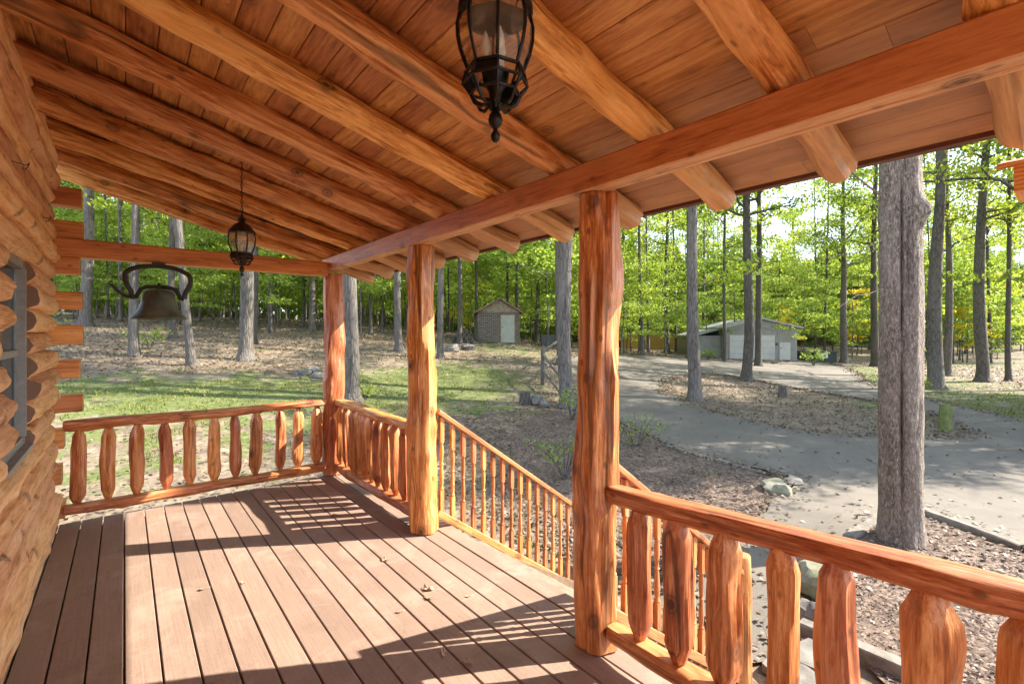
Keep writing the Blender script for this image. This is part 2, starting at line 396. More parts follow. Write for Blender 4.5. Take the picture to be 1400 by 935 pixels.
def asphalt():
    m, nt, b, out = new_mat('old_asphalt'); N = NT(nt); co = N.coord((1, 1, 1), rnd=False)
    f = N.noise(co, 90, 3, .7); g = N.noise(co, .6, 6, .6, .4); d = N.vor(co, 5)
    c = N.ramp(f, [(.3, (.098, .083, .066)), (.7, (.158, .135, .108))])
    c = N.mix(N.ramp(g, [(.4, (0, 0, 0)), (.66, (.7, .7, .7))]), c, (.20, .168, .132))
    sp = N.ramp(d, [(.05, (1, 1, 1)), (.09, (0, 0, 0))]); c = N.mix(N.math('MULTIPLY', sp, .7), c, (.13, .095, .065))
    cr = N.noise(co, 1.1, 3, .5, 1.0)
    cf = N.ramp(N.math('ABSOLUTE', N.math('SUBTRACT', cr, .5)), [(0, (.6, .6, .6)), (.010, (0, 0, 0))]); c = N.mix(cf, c, (.06, .052, .045))
    st = N.noise(co, .28, 6, .65, .8); c = N.mix(N.ramp(st, [(.48, (0, 0, 0)), (.62, (.5, .5, .5))]), c, (.095, .083, .07))
    N.l(c, b.inputs['Base Color']); b.inputs['Roughness'].default_value = .85
    N.bump(f, .3, .01, b); return m
M_asph = asphalt()
def mulch():
    m, nt, b, out = new_mat('bark_mulch'); N = NT(nt); co = N.coord((1, 1, 1), rnd=False)
    v = N.vor(co, 30, 'F1', 'Color'); sx = N.n('SeparateColor'); N.l(v, sx.inputs[0]); g = N.noise(co, 1.6, 5, .7)
    c = N.ramp(sx.outputs[0], [(.1, (.06, .038, .027)), (.6, (.135, .09, .064)), (.95, (.25, .18, .135))])
    c = N.mix(N.ramp(g, [(.5, (0, 0, 0)), (.7, (.55, .55, .55))]), c, (.23, .17, .125))
    N.l(c, b.inputs['Base Color']); b.inputs['Roughness'].default_value = .95
    N.bump(sx.outputs[0], .8, .03, b); return m
M_mulch = mulch()
M_black = simple('black_cast_metal', (.008, .008, .008), (.03, .026, .023), 40, .38, .15, .7)
M_bronze = simple('dark_bronze_metal', (.018, .012, .009), (.07, .045, .035), 30, .42, .2, .6)
M_bell = simple('weathered_bell_iron', (.05, .062, .043), (.16, .175, .125), 6, .6, .3, .35)
M_belld = simple('dark_bell_yoke', (.02, .022, .016), (.06, .06, .045), 9, .6, .3, .35)
M_stone = simple('grey_fieldstone', (.10, .09, .075), (.25, .23, .20), 5, .9, .6, 0, 7, .03)
M_stonem = simple('mossy_fieldstone', (.13, .135, .06), (.36, .33, .27), 3.5, .9, .6, 0, 7, .03)
M_timber = simple('weathered_timber', (.12, .10, .08), (.27, .235, .195), 7, .9, .5, 0, 6, .02)
M_moss = simple('mossy_post_wood', (.10, .12, .03), (.20, .22, .08), 9, .95, .6, 0, 6, .03)
M_greyw = simple('grey_window_metal', (.25, .235, .21), (.36, .34, .31), 20, .45, .05, .0)
M_wirem = simple('dark_wire', (.02, .018, .016), (.05, .04, .035), 20, .5, .1, .8)
M_steps = simple('step_tread_wood', (.24, .16, .115), (.38, .26, .19), 12, .7, .2)
M_joist = simple('deck_joist_wood', (.16, .10, .06), (.26, .17, .10), 12, .8, .2)
M_shingle = simple('asphalt_shingle', (.05, .045, .04), (.12, .105, .095), 14, .95, .4)
M_shroof = simple('shed_shingle', (.16, .10, .07), (.30, .20, .14), 9, .95, .4)
M_shdoor = simple('shed_door_paint', (.30, .315, .275), (.38, .395, .345), 3, .6, .05)
M_shgable = simple('shed_gable_board', (.20, .15, .10), (.36, .30, .22), 6, .9, .3)
M_garage = simple('garage_siding', (.26, .255, .24), (.33, .325, .31), 2, .7, .08)
M_gdoor = simple('white_garage_door', (.46, .455, .44), (.55, .54, .52), 2, .5, .03)
M_groof = simple('garage_shingle', (.30, .30, .295), (.42, .42, .41), 10, .95, .3)
M_ochre = simple('ochre_fence_paint', (.36, .22, .05), (.50, .32, .08), 3, .8, .2)
M_teal = simple('dark_green_paint', (.015, .035, .034), (.035, .065, .06), 5, .6, .1)
M_white = simple('white_enamel', (.62, .62, .60), (.74, .74, .72), 5, .5, .05)
M_darkbin = simple('dark_bin_plastic', (.025, .03, .03), (.06, .065, .06), 6, .5, .05)
M_rust = simple('rust_shutter', (.2, .15, .1), (.3, .22, .16), 6, .8, .2)
def brick():
    m, nt, b, out = new_mat('shed_stone_block'); N = NT(nt); co = N.coord((1, 1, 1), rnd=False)
    mp = N.n('Mapping'); N.l(co, mp.inputs[0]); mp.inputs['Rotation'].default_value = (R(90), 0, 0)
    t = N.n('TexBrick'); N.l(mp.outputs[0], t.inputs['Vector']); t.inputs['Scale'].default_value = 1
    t.inputs['Color1'].default_value = col((.065, .048, .038)); t.inputs['Color2'].default_value = col((.13, .10, .08)); t.inputs['Mortar'].default_value = col((.22, .195, .165))
    t.inputs['Mortar Size'].default_value = .016; t.inputs['Brick Width'].default_value = .26; t.inputs['Row Height'].default_value = .11
    N.l(t.outputs['Color'], b.inputs['Base Color']); b.inputs['Roughness'].default_value = .9; return m
M_brick = brick()
def glass(name, tint, rough=.02, mixf=.85):
    m, nt, b, out = new_mat(name); N = NT(nt)
    gl = N.n('BsdfGlossy'); gl.inputs['Roughness'].default_value = rough; tr = N.n('BsdfTransparent'); tr.inputs[0].default_value = col(tint)
    dirt = N.noise(N.coord((1, 1, 1)), 30, 5, .7)
    df = N.n('BsdfDiffuse'); df.inputs[0].default_value = col((.5, .45, .38))
    lw = N.n('LayerWeight'); lw.inputs[0].default_value = .25
    m1 = N.n('MixShader'); N.l(N.math('ADD', N.math('MULTIPLY', lw.outputs['Fresnel'], .8), .04), m1.inputs[0]); N.l(tr.outputs[0], m1.inputs[1]); N.l(gl.outputs[0], m1.inputs[2])
    m2 = N.n('MixShader'); N.l(N.ramp(dirt, [(.45, (.05, .05, .05)), (.75, (1 - mixf,) * 3)]), m2.inputs[0]); N.l(m1.outputs[0], m2.inputs[1]); N.l(df.outputs[0], m2.inputs[2])
    N.l(m2.outputs[0], out.inputs[0]); return m
M_glass = glass('lantern_glass', (.93, .90, .85), mixf=.65)
M_fglass = glass('seeded_glass', (.92, .92, .88), rough=.2, mixf=.25)
M_wglass, _nt, _b, _o = new_mat('window_glass'); _b.inputs['Base Color'].default_value = (.02, .022, .025, 1); _b.inputs['Roughness'].default_value = .05
M_bulb, _nt, _b, _o = new_mat('frosted_bulb'); _b.inputs['Base Color'].default_value = (.75, .73, .68, 1); _b.inputs['Roughness'].default_value = .3

# ------------------------------------------------------------------ porch: roof geometry
XW = -.45; XP = 1.90; SL = .26
YB0, YB1 = -2.2, 6.12
def zraft(x): return 2.49 - SL * (x - 1.78)          # rafter underside
RD = .145                                              # rafter diameter
def zceil(x): return zraft(x) + RD + .002             # plank underside

# log wall -----------------------------------------------------------
wall = thing('log_wall', 'cabin wall of stacked peeled round logs with a window', 'log wall', (-.5, 3.5, 0))
PITCH = .149
wy0, wy1 = -2.0, 5.52
win = (3.43, 4.26, .93, 2.07)
row = 0; z = .06
while z < 3.22:
    r = .0775 + .004 * math.sin(row * 2.3)
    xo = XW - .055 + .016 * math.sin(row * 1.7 + .5)
    spans = [(wy0, wy1)]
    if win[2] - .02 < z < win[3] + .02: spans = [(wy0, win[0] + .03 * math.sin(row * 1.9)), (win[1] + .02 * math.sin(row * 2.7), wy1)]
    for k, (a, b_) in enumerate(spans):
        log('log', (xo, a, z), (xo + .01 * math.sin(row), b_ + (.05 * math.sin(row * 3.1)), z), r, r * (.97 + .05 * math.sin(row * 1.1)), M_wall, wall, seed=100 + row * 3 + k, roll=row, n=26, step=.055, rough=.012, bend=.02, knots=int((b_ - a) * 2.0), ridge=.6, lump=.007, ends=('flat', 'round'))
    row += 1; z += PITCH
# caulk line / chinking behind the logs
mb = MB(); mb.box(XW - .16, XW - .10, wy0, win[0] - .1, -1.1, 3.3); mb.box(XW - .16, XW - .10, win[1] + .1, wy1 - .05, -1.1, 3.3)
mb.box(XW - .16, XW - .10, win[0] - .1, win[1] + .1, -1.1, win[2] - .06); mb.box(XW - .16, XW - .10, win[0] - .1, win[1] + .1, win[3] + .06, 3.3)
mb.build('wall_core', M_joist, wall)
# crossing log ends at the corner
for i, zc in enumerate([2.79, 2.50, 2.205, 1.905, 1.61, 1.315, 1.02, .725, .42, .12]):
    xe = (-.285 if i < 7 else -.40) + .012 * math.sin(i * 2.2)
    mb = MB(); h = .078 + .006 * math.sin(i * 1.9)
    mb.box(XW - .2, xe, wy1 - .02, wy1 + .14, zc - h, zc + h, bev=.012)
    mb.build('log_end', M_lend, wall, M=Matrix.Translation((0, 0, 0)))
# window
wn = bpy.data.objects.new('window', None); place(wn, Matrix.Translation((XW - .1, (win[0] + win[1]) / 2, win[2])), wall)
mb = MB(); fx0, fx1 = XW - .105, XW - .035
y0, y1, z0, z1 = win
for (a, b_, c_, d_) in ((y0 - .03, y0 + .045, z0, z1), (y1 - .04, y1 + .01, z0, z1)): mb.box(fx0, fx1, a, b_, c_, d_)
mb.box(fx0, fx1, y0 + .045, y1 - .06, z1 - .05, z1); mb.box(fx0, fx1, y0 + .045, y1 - .06, z0, z0 + .05)
mb.box(fx0 + .002, fx1 - .02, y0 + .045, y1 - .06, (z0 + z1) / 2 - .02, (z0 + z1) / 2 + .02)
mb.box(fx1 - .03, fx1 + .012, y1 - .075, y1 - .041, z0 + .051, z1 - .051)
fr = mb.build('window_frame', M_greyw, wn)
mb = MB(); mb.box(fx0 + .02, fx0 + .03, y0 + .045, y1 - .06, z0 + .05, z1 - .05); mb.build('window_glass', M_wglass, wn)
mb = MB(); mb.box(fx0, XW + .005, y0 - .02, y1 + .0, z0 - .035, z0 - .004); mb.build('window_sill', M_greyw, wn)
# wire hooks on the wall
for (y, z_, s) in ((3.62, 2.52, 1), (4.6, 2.42, -1)):
    mb = MB(); xh = XW + .035
    pts = [(xh - .05, y - .05, z_ + .005), (xh, y - .03, z_)] + [(xh + .008 + .012 * math.sin(t * .8), y + .03 * math.cos(t) * .9 + .0, z_ + .02 * math.sin(t)) for t in np.linspace(math.pi, -math.pi * .8, 14)]
    mb.tube(pts, .002, 6); mb.build('wire_hook', M_wirem, wall, smooth=60)

# roof ---------------------------------------------------------------
roof = thing('porch_roof', 'sloping porch roof of orange planks on peeled log rafters', 'roof', (1, 2, 2.9))
rys = [-1.73, -1.1, -.48, .13, .70, 1.265, 1.85, 2.45, 3.05, 3.655, 4.26, 4.87, 5.47, 6.05]
ca = math.atan(SL)
for i, y in enumerate(rys):
    rr = random.Random(i * 13 + 5)
    x0, x1 = -.5, 2.565 + rr.uniform(-.02, .02)
    dy = rr.uniform(-.012, .012)
    r0, r1 = RD / 2 + rr.uniform(.0, .008), RD / 2 + rr.uniform(-.006, .008)
    zc = lambda x: zraft(x) + RD / 2 / math.cos(ca)
    log('rafter', (x0, y + dy, zc(x0)), (x1, y - dy, zc(x1)), r0, r1, M_raft, roof, seed=300 + i, roll=rr.uniform(0, 6), n=24, step=.05, rough=.02, bend=.026, knots=9, ends=('flat', 'round'), lump=.01)
# ceiling planks (run along the porch)
mb = MB(); PW = .125; x = -.62; cs = math.cos(ca); k = 0
while x < 2.60:
    a, b_ = x + .0018, x + PW - .0018; rr = random.Random(k); e = rr.uniform(-.0012, .0012)
    za, zb = zceil(a) + e, zceil(b_) + e
    cuts = [YB0, rr.uniform(-.9, 1.0), rr.uniform(2.2, 4.6), YB1]
    for q in range(3):
        ya, yb = cuts[q] + .0007, cuts[q + 1] - .0007
        c = .004
        sec = [(a, za + c), (a + c, za), (b_ - c, zb), (b_, zb + c), (b_, zb + .019), (a, za + .019)]
        vs = [(u, ya, w) for u, w in sec] + [(u, yb, w) for u, w in sec]
        mb.add(vs, [(i, (i + 1) % 6, 6 + (i + 1) % 6, 6 + i) for i in range(6)] + [(5, 4, 3, 2, 1, 0), (6, 7, 8, 9, 10, 11)])
    x += PW; k += 1
mb.build('ceiling_planks', M_ceil, roof, M=Matrix.Identity(4))
def slab(x0, x1, ya, yb, dz0, dz1):
    return [(x0, zceil(x0) + dz0), (x1, zceil(x1) + dz0), (x1, zceil(x1) + dz1), (x0, zceil(x0) + dz1)]
mb = MB(); mb.prism(slab(-.75, 2.68, 0, 0, .0215, .052), 'y', YB0 - .02, YB1 + .05); mb.build('roof_shingles', M_shingle, roof)
mb = MB(); mb.prism([(2.6335, 2.398), (2.66, 2.392), (2.66, zceil(2.66) + .02), (2.6335, zceil(2.6335) + .02)], 'y', YB0, YB1 + .04); mb.build('fascia', M_fascia, roof, M=Matrix.Identity(4))
mb = MB(); mb.prism([(-.7, zceil(-.7) - .09), (2.60, zceil(2.6) - .09), (2.60, zceil(2.6) + .018), (-.7, zceil(-.7) + .018)], 'y', YB1 + .003, YB1 + .035); mb.build('barge_board', M_lend, roof, M=Matrix.Identity(4))

# eave beam and tie beam ----------------------------------------------
mb = MB(); cx = 1.855
sec = [(-.072, 2.343), (-.066, 2.336), (-.018, 2.334), (-.014, 2.341), (-.006, 2.341), (-.002, 2.334), (.024, 2.335), (.032, 2.343), (.032, 2.47), (.024, 2.482), (-.062, 2.482), (-.072, 2.472)]
ys_ = list(np.linspace(YB0 + .05, 5.66, 60)); vs = []; n = len(sec)
for y in ys_:
    for u, w in sec:
        vs.append((cx + u + .003 * noise.noise(Vector((y * 1.2, w * 9, u * 9))), y, w + .004 * noise.noise(Vector((y * .8, 5, 0)))))
fs = [(i * n + j, i * n + (j + 1) % n, (i + 1) * n + (j + 1) % n, (i + 1) * n + j) for i in range(len(ys_) - 1) for j in range(n)] + [tuple(range(n - 1, -1, -1)), tuple((len(ys_) - 1) * n + j for j in range(n))]
for q_, f_ in enumerate(fs): mb.add([], [], 0)
mb.v = vs; mb.f = [f[::-1] for f in fs]; mb.m = [1 if (q_ < (len(ys_) - 1) * n and q_ % n < 7) else 0 for q_ in range(len(fs))]  # underside faces take the paler tone with the painted-in bounce light
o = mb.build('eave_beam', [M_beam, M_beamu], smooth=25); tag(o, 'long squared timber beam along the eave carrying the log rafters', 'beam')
mb = MB()
mb.box(XW - .05, 1.78, 5.44, 5.58, 2.272, 2.428, bev=.012); o = mb.build('tie_beam', M_tie); tag(o, 'short squared beam from cabin corner to corner post above the bell', 'beam')

# posts ------------------------------------------------------------
posts = [((1.87, 5.50), .106, 'far corner log post where the two railings meet', 2.31), ((1.90, 3.45), .108, 'middle log post at the left side of the stairs', 2.335), ((1.905, 1.615), .104, 'nearest log post with knots at the right side of the stairs', 2.335)]
for i, ((px, py), r, lab, zt) in enumerate(posts):
    o = log('porch_post', (px, py, .004), (px, py, zt), r * 1.04, r * .97, M_post, None, seed=40 + i * 7, roll=i * 2.1 + .4, n=32, step=.035, rough=.022, bend=.04, knots=10, ridge=.7, lump=.009)
    tag(o, lab, 'post', 'log posts of the porch')

# deck -------------------------------------------------------------
deck = thing('porch_deck', 'brown composite board deck floor of the porch', 'deck', (.8, 2, 0))
mb = MB(); x = -.428 - .1425 * 1; xe = 2.0
DY0, DY1 = -2.2, 5.52
while x < 1.99:
    a, b_ = x + .0042, x + .1425 - .0042
    jy = {2: 4.55, 5: 2.2, 8: 3.9, 10: .9, 13: 4.4, 15: 2.9}.get(int(round((x + .428) / .1425)))
    dzb = .0012 * math.sin(x * 37)
    for ya, yb in ([(DY0, DY1)] if jy is None else [(DY0, jy - .0015), (jy + .0015, DY1)]): mb.box(a, min(b_, 1.992), ya, yb, -.026, dzb, bev=.003)
    x += .1425
mb.build('deck_boards', M_deck, deck, M=Matrix.Identity(4))
mb = MB(); mb.box(2.0, 2.13, DY0, DY1, -.026, .001, bev=.003); mb.build('edge_board', M_deck, deck, M=Matrix.Identity(4))
mb = MB(); mb.box(-.56, 2.1, DY0, DY1 - .03, -.24, -.06); mb.build('deck_joists', M_joist, deck)
mb = MB(); mb.box(2.06, 2.098, DY0, DY1 - .02, -.26, -.03)
mb.build('rim_board', M_steps, deck)
mb = MB()
for y in (DY1 - .25, 3.4, 1.6, -1):
    mb = MB(); mb.box(1.8, 1.95, y - .07, y + .07, -1.6, -.241); mb.build('support_post', M_joist, deck)

# railings ----------------------------------------------------------
def railing(name, label, p0, p1, n, seed, group='log railings of the porch', dz=0.0, rm=.053, r1=.052, ph=.5):
    p0 = Vector(p0); p1 = Vector(p1); d = p1 - p0; L = d.length; u = d.normalized()
    t = thing(name, label, 'railing', (p0 + p1) / 2, group)
    log('top_rail', p0 + Vector((0, 0, .835)), p1 + Vector((0, 0, .835 + dz)), .057, r1, M_rail, t, seed=seed, roll=0, n=28, step=.04, rough=.015, bend=.026, knots=9, lump=.005, ends=('round', 'round'), flat=.5)
    log('bottom_rail', p0 + Vector((0, 0, .125)), p1 + Vector((0, 0, .125 + dz * .2)), .055, .058, M_rail, t, seed=seed + 1, roll=0, n=28, step=.04, rough=.015, bend=.022, knots=6, lump=.004, ends=('round', 'round'), flat=.55)
    for i in range(n):
        rr = random.Random(seed * 31 + i)
        q = p0 + d * ((i + ph) / n) + u * rr.uniform(-.012, .012)
        r = rr.uniform(rm - .006, rm + .006); tz = dz * (i + .5) / n
        log('baluster', q + Vector((rr.uniform(-.006, .006), rr.uniform(-.006, .006), .158 + tz * .2)), q + Vector((0, 0, .80 + tz)), r, r * rr.uniform(.9, 1.0), M_rail, t, seed=seed * 7 + i, roll=rr.uniform(0, 6), n=20, step=.03, rough=.016, bend=.026, knots=rr.choice([1, 2, 3]), ends=('cone', 'cone'), cone=rr.uniform(.065, .095), lump=.0035, sq=rr.uniform(0, .25))
    return t
railing('porch_railing', 'log railing across the far end of the porch by the lawn', (-.40, 5.50, 0), (1.77, 5.50, 0), 11, 500)
railing('porch_railing', 'log railing between the far corner post and the middle post', (1.885, 5.40, 0), (1.9, 3.55, 0), 11, 560)
railing('porch_railing', 'nearest log railing running right from the nearest post', (1.905, 1.515, 0), (1.905, -1.56, 0), 15, 620, dz=.135, rm=.060, r1=.066, ph=.87)

# stairs ---------------------------------------------------------------
st = thing('porch_stairs', 'wooden steps going down from the deck to the path', 'stairs', (2.9, 2.57, -1.1))
SY0, SY1 = 1.74, 3.34; ns = 6; rise = 1.12 / ns; run = .265
for i in range(1, ns):
    xa = 2.13 + run * (i - 1)
    mb = MB(); mb.box(xa, xa + run + .02, SY0, SY1, -rise * i - .04, -rise * i, bev=.006); mb.build('tread', M_steps, st, M=Matrix.Identity(4))
mb = MB()
for y in (SY0 + .01, SY1 - .05):
    mb = MB(); mb.prism([(2.11, -.05), (2.11, -.40), (2.13 + run * ns - .05, -1.14), (2.13 + run * ns + .12, -1.14), (2.13 + run * ns + .05, -1.04)], 'y', y, y + .04); mb.build('stringer', M_joist, st)
# turned spindle mesh (shared)
mb = MB(); sq = .0175
prof = [(.016, .17), (.021, .185), (.013, .20), (.017, .22), (.0185, .27), (.014, .36), (.012, .375), (.019, .385), (.012, .397), (.013, .41), (.0175, .47), (.018, .52), (.013, .555), (.021, .568), (.016, .58)]
mb.lathe(prof, 12); mb.box(-sq, sq, -sq, sq, 0, .172); mb.box(-sq, sq, -sq, sq, .578, .78)
sp_me = mb.mesh('spindle', 40); sp_me.materials.append(M_stairw)
def stair_rail(label, y, n, x0, x1, z0, slope):
    t = thing('stair_railing', label, 'railing', (x0, y, -1.1), 'stair railings')
    def zr(x): return z0 - slope * (x - x0)
    for nm, dz, hw, hh in (('handrail', 0, .036, .019), ('bottom_rail', -.84, .02, .03)):
        mb = MB(); a = Vector((x0, y, zr(x0) + dz)); b_ = Vector((x1, y, zr(x1) + dz)); L = (b_ - a).length
        mb.box(-hw, hw, -hh, hh, 0, L, bev=.006)
        d = (b_ - a).normalized(); zx = Vector((0, 1, 0)); yy = d.cross(zx)
        M = Matrix.Translation(a) @ Matrix(((zx.x, yy.x, d.x, 0), (zx.y, yy.y, d.y, 0), (zx.z, yy.z, d.z, 0), (0, 0, 0, 1)))
        mesh_obj(nm, mb.mesh(nm), M_stairw, M, t)
    for i in range(n):
        x = x0 + .04 + (x1 - x0 - .1) * i / (n - 1)
        place(bpy.data.objects.new('spindle', sp_me), Matrix.Translation((x, y, zr(x) - .80)), t)
    log('newel_post', (x1 + .03, y, -1.16), (x1 + .03, y, zr(x1) + .13), .062, .058, M_rail, t, seed=int(y * 100), n=20, rough=.008, ends=('flat', 'flat'))
stair_rail('turned spindle stair railing from the middle post down to the path', 3.40, 16, 2.0, 3.72, .975, .71)
stair_rail('turned spindle stair railing beside the nearest post, behind the near log railing', 1.70, 16, 2.0, 3.72, .975, .71)

# lanterns -----------------------------------------------------------
def lantern(label, x, y, ztop, mat, s=1.0, gm=None):
    zt = zceil(x)
    t = thing('hanging_lantern', label, 'lantern', (x, y, zt - .01), 'hanging porch lanterns')
    zb = ztop - .40 * s
    def P(r, z): return (r * s, zb + z * s)
    mb = MB(); mb.lathe([(.055, zt - .035), (.062, zt - .02), (.062, zt + .0)], 16, (x, y, 0)); mb.build('ceiling_plate', mat, t, smooth=40)
    mb = MB(); z = ztop - .01; k = 0                                            # chain
    while z < zt - .03:
        pts = []
        for q in range(8):
            a = q * math.pi / 4; c, s_ = math.cos(a) * .0085, math.sin(a) * .017
            pts.append((x + (c if k % 2 else 0), y + (0 if k % 2 else c), z + .017 + s_))
        mb.tube(pts, .0022, 5, closed=True); z += .029; k += 1
    mb.tube([(x + .004, y + .003, ztop), (x - .003, y + .004, (ztop + zt) / 2), (x + .002, y, zt - .02)], .0018, 5)
    mb.build('chain', mat, t, smooth=60)
    mb = MB(); c0 = (x, y, 0)                                                # cap
    mb.lathe([P(.088, .262), P(.092, .27), P(.090, .28), P(.074, .297), P(.062, .315), P(.042, .333), P(.024, .343), P(.020, .352), P(.028, .362), P(.026, .372), P(.012, .383), P(.010, .40)], 16, c0, rot=.2)
    mb.build('cap', mat, t, smooth=35)
    rib = []                                                                 # caged body
    gp = [(.086, .262), (.092, .235), (.091, .205), (.084, .172), (.073, .142), (.066, .125)]
    for k in range(8):
        a = k * math.pi / 4 + .2; mb = MB()
        mb.tube([(x + r * s * math.cos(a), y + r * s * math.sin(a), zb + z_ * s) for r, z_ in gp], .0042 * s, 6); mb.build('rib', mat, t, smooth=60)
    mb = MB()
    vs = []; fs = []
    for r, z_ in gp:
        for k in range(8):
            a = k * math.pi / 4 + .2; vs.append((x + (r - .002) * s * math.cos(a), y + (r - .002) * s * math.sin(a), zb + z_ * s))
    for i in range(len(gp) - 1):
        for k in range(8): fs.append((i * 8 + k, i * 8 + (k + 1) % 8, (i + 1) * 8 + (k + 1) % 8, (i + 1) * 8 + k))
    mb.add(vs, fs); mb.build('glass_globe', gm or M_glass, t)
    mb = MB()                                                                # lower pierced collar
    for (ra, za, rb) in ((.070, .122, .005), (.078, .092, .004), (.060, .068, .0042)):
        mb.tube([(x + ra * s * math.cos(k * math.pi / 4 + .2), y + ra * s * math.sin(k * math.pi / 4 + .2), zb + za * s) for k in range(8)], rb * s, 6, closed=True)
    for k in range(8):
        a = k * math.pi / 4 + .2
        mb.tube([(x + r * s * math.cos(a), y + r * s * math.sin(a), zb + z_ * s) for r, z_ in ((.070, .122), (.078, .092), (.060, .068))], .0042 * s, 6)
        if k % 2 == 0:
            b_ = a + math.pi / 4; q = [(r * s * math.cos(t_), r * s * math.sin(t_), zb + z_ * s) for r, z_, t_ in ((.069, .121, a), (.069, .121, b_), (.077, .093, b_), (.077, .093, a))]
            mb.add([(x + p[0], y + p[1], p[2]) for p in q], [(0, 1, 2, 3)])
        sc_pts = [(.060, .068), (.050, .048), (.036, .040), (.020, .048), (.012, .036)]
        mb.tube([(x + r * s * math.cos(a), y + r * s * math.sin(a), zb + z_ * s) for r, z_ in sc_pts], .0045 * s, 6)
    mb.build('lower_basket', mat, t, smooth=50)
    mb = MB(); mb.lathe([P(.004, -.045), P(.010, -.038), P(.012, -.028), P(.006, -.018), P(.005, -.012), P(.014, -.004), P(.018, .008), P(.014, .022), P(.007, .03), P(.009, .045), P(.014, .06), P(.016, .075), P(.030, .10), P(.034, .122)], 14, c0)
    mb.build('finial', mat, t, smooth=50)
    for k in range(3):
        a = k * 2.094 + .3; bx, by = x + .024 * s * math.cos(a), y + .024 * s * math.sin(a); mb = MB()
        mb.lathe([P(.008, .124), P(.008, .165)], 8, (bx, by, 0)); mb.build('candle_sleeve', M_white, t, smooth=40)
        mb = MB(); mb.lathe([P(.007, .166), P(.0125, .183), P(.010, .20), P(.004, .218), P(.001, .224)], 10, (bx, by, 0)); mb.build('bulb', M_bulb, t, smooth=60)
lantern('nearest hanging lantern of black metal and glass at the top of the picture', .69, .90, 2.525, M_black, 1.0)
lantern('far hanging lantern of dark bronze metal on a chain beside the bell', .655, 3.86, 2.475, M_bronze, 1.0, M_fglass)

# bell -----------------------------------------------------------------
bx, by = .245, 5.42
bell = thing('farm_bell', 'weathered green iron dinner bell with hoop yoke hanging below the tie beam', 'bell', (bx, by, 2.27))
mb = MB()
prof = [(.212, 1.752), (.214, 1.760), (.204, 1.775), (.178, 1.802), (.152, 1.845), (.136, 1.895), (.126, 1.945), (.116, 1.985), (.098, 2.012), (.070, 2.022), (.03, 2.024)]
inner = [(.03, 2.008), (.09, 1.995), (.112, 1.94), (.125, 1.88), (.145, 1.83), (.175, 1.79), (.200, 1.756)]
n = 36; pr = inner[::-1][:0] + prof
vs = []; full = [(r, z_) for r, z_ in inner[::-1]][::1]
full = [(r, z_) for r, z_ in reversed(inner)]
ring = full[::-1] + prof  # inner top -> inner lip -> outer lip -> outer top
for r, z_ in ring:
    for j in range(n): vs.append((bx + r * math.cos(2 * math.pi * j / n), by + r * math.sin(2 * math.pi * j / n), z_))
fs = [(i * n + j, i * n + (j + 1) % n, (i + 1) * n + (j + 1) % n, (i + 1) * n + j) for i in range(len(ring) - 1) for j in range(n)] + [tuple((len(ring) - 1) * n + j for j in range(n))]
mb.add(vs, fs); mb.build('bell_body', M_bell, bell, smooth=50)
mb = MB()
yk = [(-.19, 1.945), (-.165, 1.95), (-.15, 1.985), (-.13, 2.025), (-.09, 2.045), (0, 2.05), (.09, 2.045), (.13, 2.025), (.15, 1.985), (.165, 1.95), (.19, 1.94)]
mb.tube([(bx + u, by, w) for u, w in yk], .019, 8); mb.tube([(bx, by, 2.02), (bx, by, 2.085)], [.022, .012], 8)
mb.build('yoke', M_belld, bell, smooth=50)
mb = MB()
hp = [(-.195, 1.955), (-.21, 2.02), (-.235, 2.07), (-.245, 2.12)]
arc = [(-.25 + .0, 2.12)] + [(.245 * -math.cos(t), 2.135 + .105 * math.sin(t)) for t in np.linspace(.15, math.pi - .15, 18)]
hoop = [(-.195, 1.95), (-.20, 2.0), (-.225, 2.05), (-.243, 2.10)] + arc[1:] + [(.243, 2.10), (.225, 2.05), (.20, 2.0), (.195, 1.945)]
mb.tube([(bx + u, by, w) for u, w in hoop], .019, 10, flat=1.2); mb.build('hoop', M_belld, bell, smooth=50)
mb = MB(); mb.tube([(bx - .17, by, 1.945), (bx - .23, by, 1.952), (bx - .28, by, 1.985), (bx - .32, by, 2.03), (bx - .335, by, 2.055)], [.017, .015, .013, .012, .012], 8)
mb.tube([(bx - .338 + .012 * math.cos(a), by, 2.066 + .012 * math.sin(a)) for a in np.linspace(0, 5.5, 9)], .006, 6)
mb.build('lever_arm', M_belld, bell, smooth=50)
mb = MB(); mb.lathe([(.006, 2.0), (.007, 1.83), (.028, 1.81), (.030, 1.79), (.018, 1.77)], 12, (bx, by, 0)); mb.build('clapper', M_belld, bell, smooth=50)
mb = MB(); mb.box(bx - .05, bx + .05, by - .018, by + .03, 2.236, 2.271); mb.build('hanger_bracket', M_belld, bell)
for dx_ in (-.035, .035):
    mb = MB(); mb.lathe([(.010, 2.228), (.010, 2.2355)], 6, (bx + dx_, by - .006, 0)); mb.build('bolt', M_wirem, bell)

# birdhouse-like box at the eave -----------------------------------------
bh = thing('wooden_birdhouse', 'brown wooden box with slanted overhanging top hanging below the eave', 'birdhouse', (2.66, .16, 2.2))
def bhp(name, mat, parent, f): f(); 
mb = MB(); mb.prism([(2.60, 2.155), (2.80, 2.155), (2.80, 2.30), (2.575, 2.25)], 'y', -.02, .165); mb.build('box', M_lend, bh, M=Matrix.Identity(4))
mb = MB(); mb.prism([(2.525, 2.232), (2.84, 2.318), (2.835, 2.338), (2.52, 2.252)], 'y', -.05, .205); mb.build('lid', M_lend, bh, M=Matrix.Identity(4))
mb = MB(); mb.tube([(2.68, .12, 2.285), (2.63, .12, 2.40)], .0025, 6); mb.build('hanging_wire', M_wirem, bh)

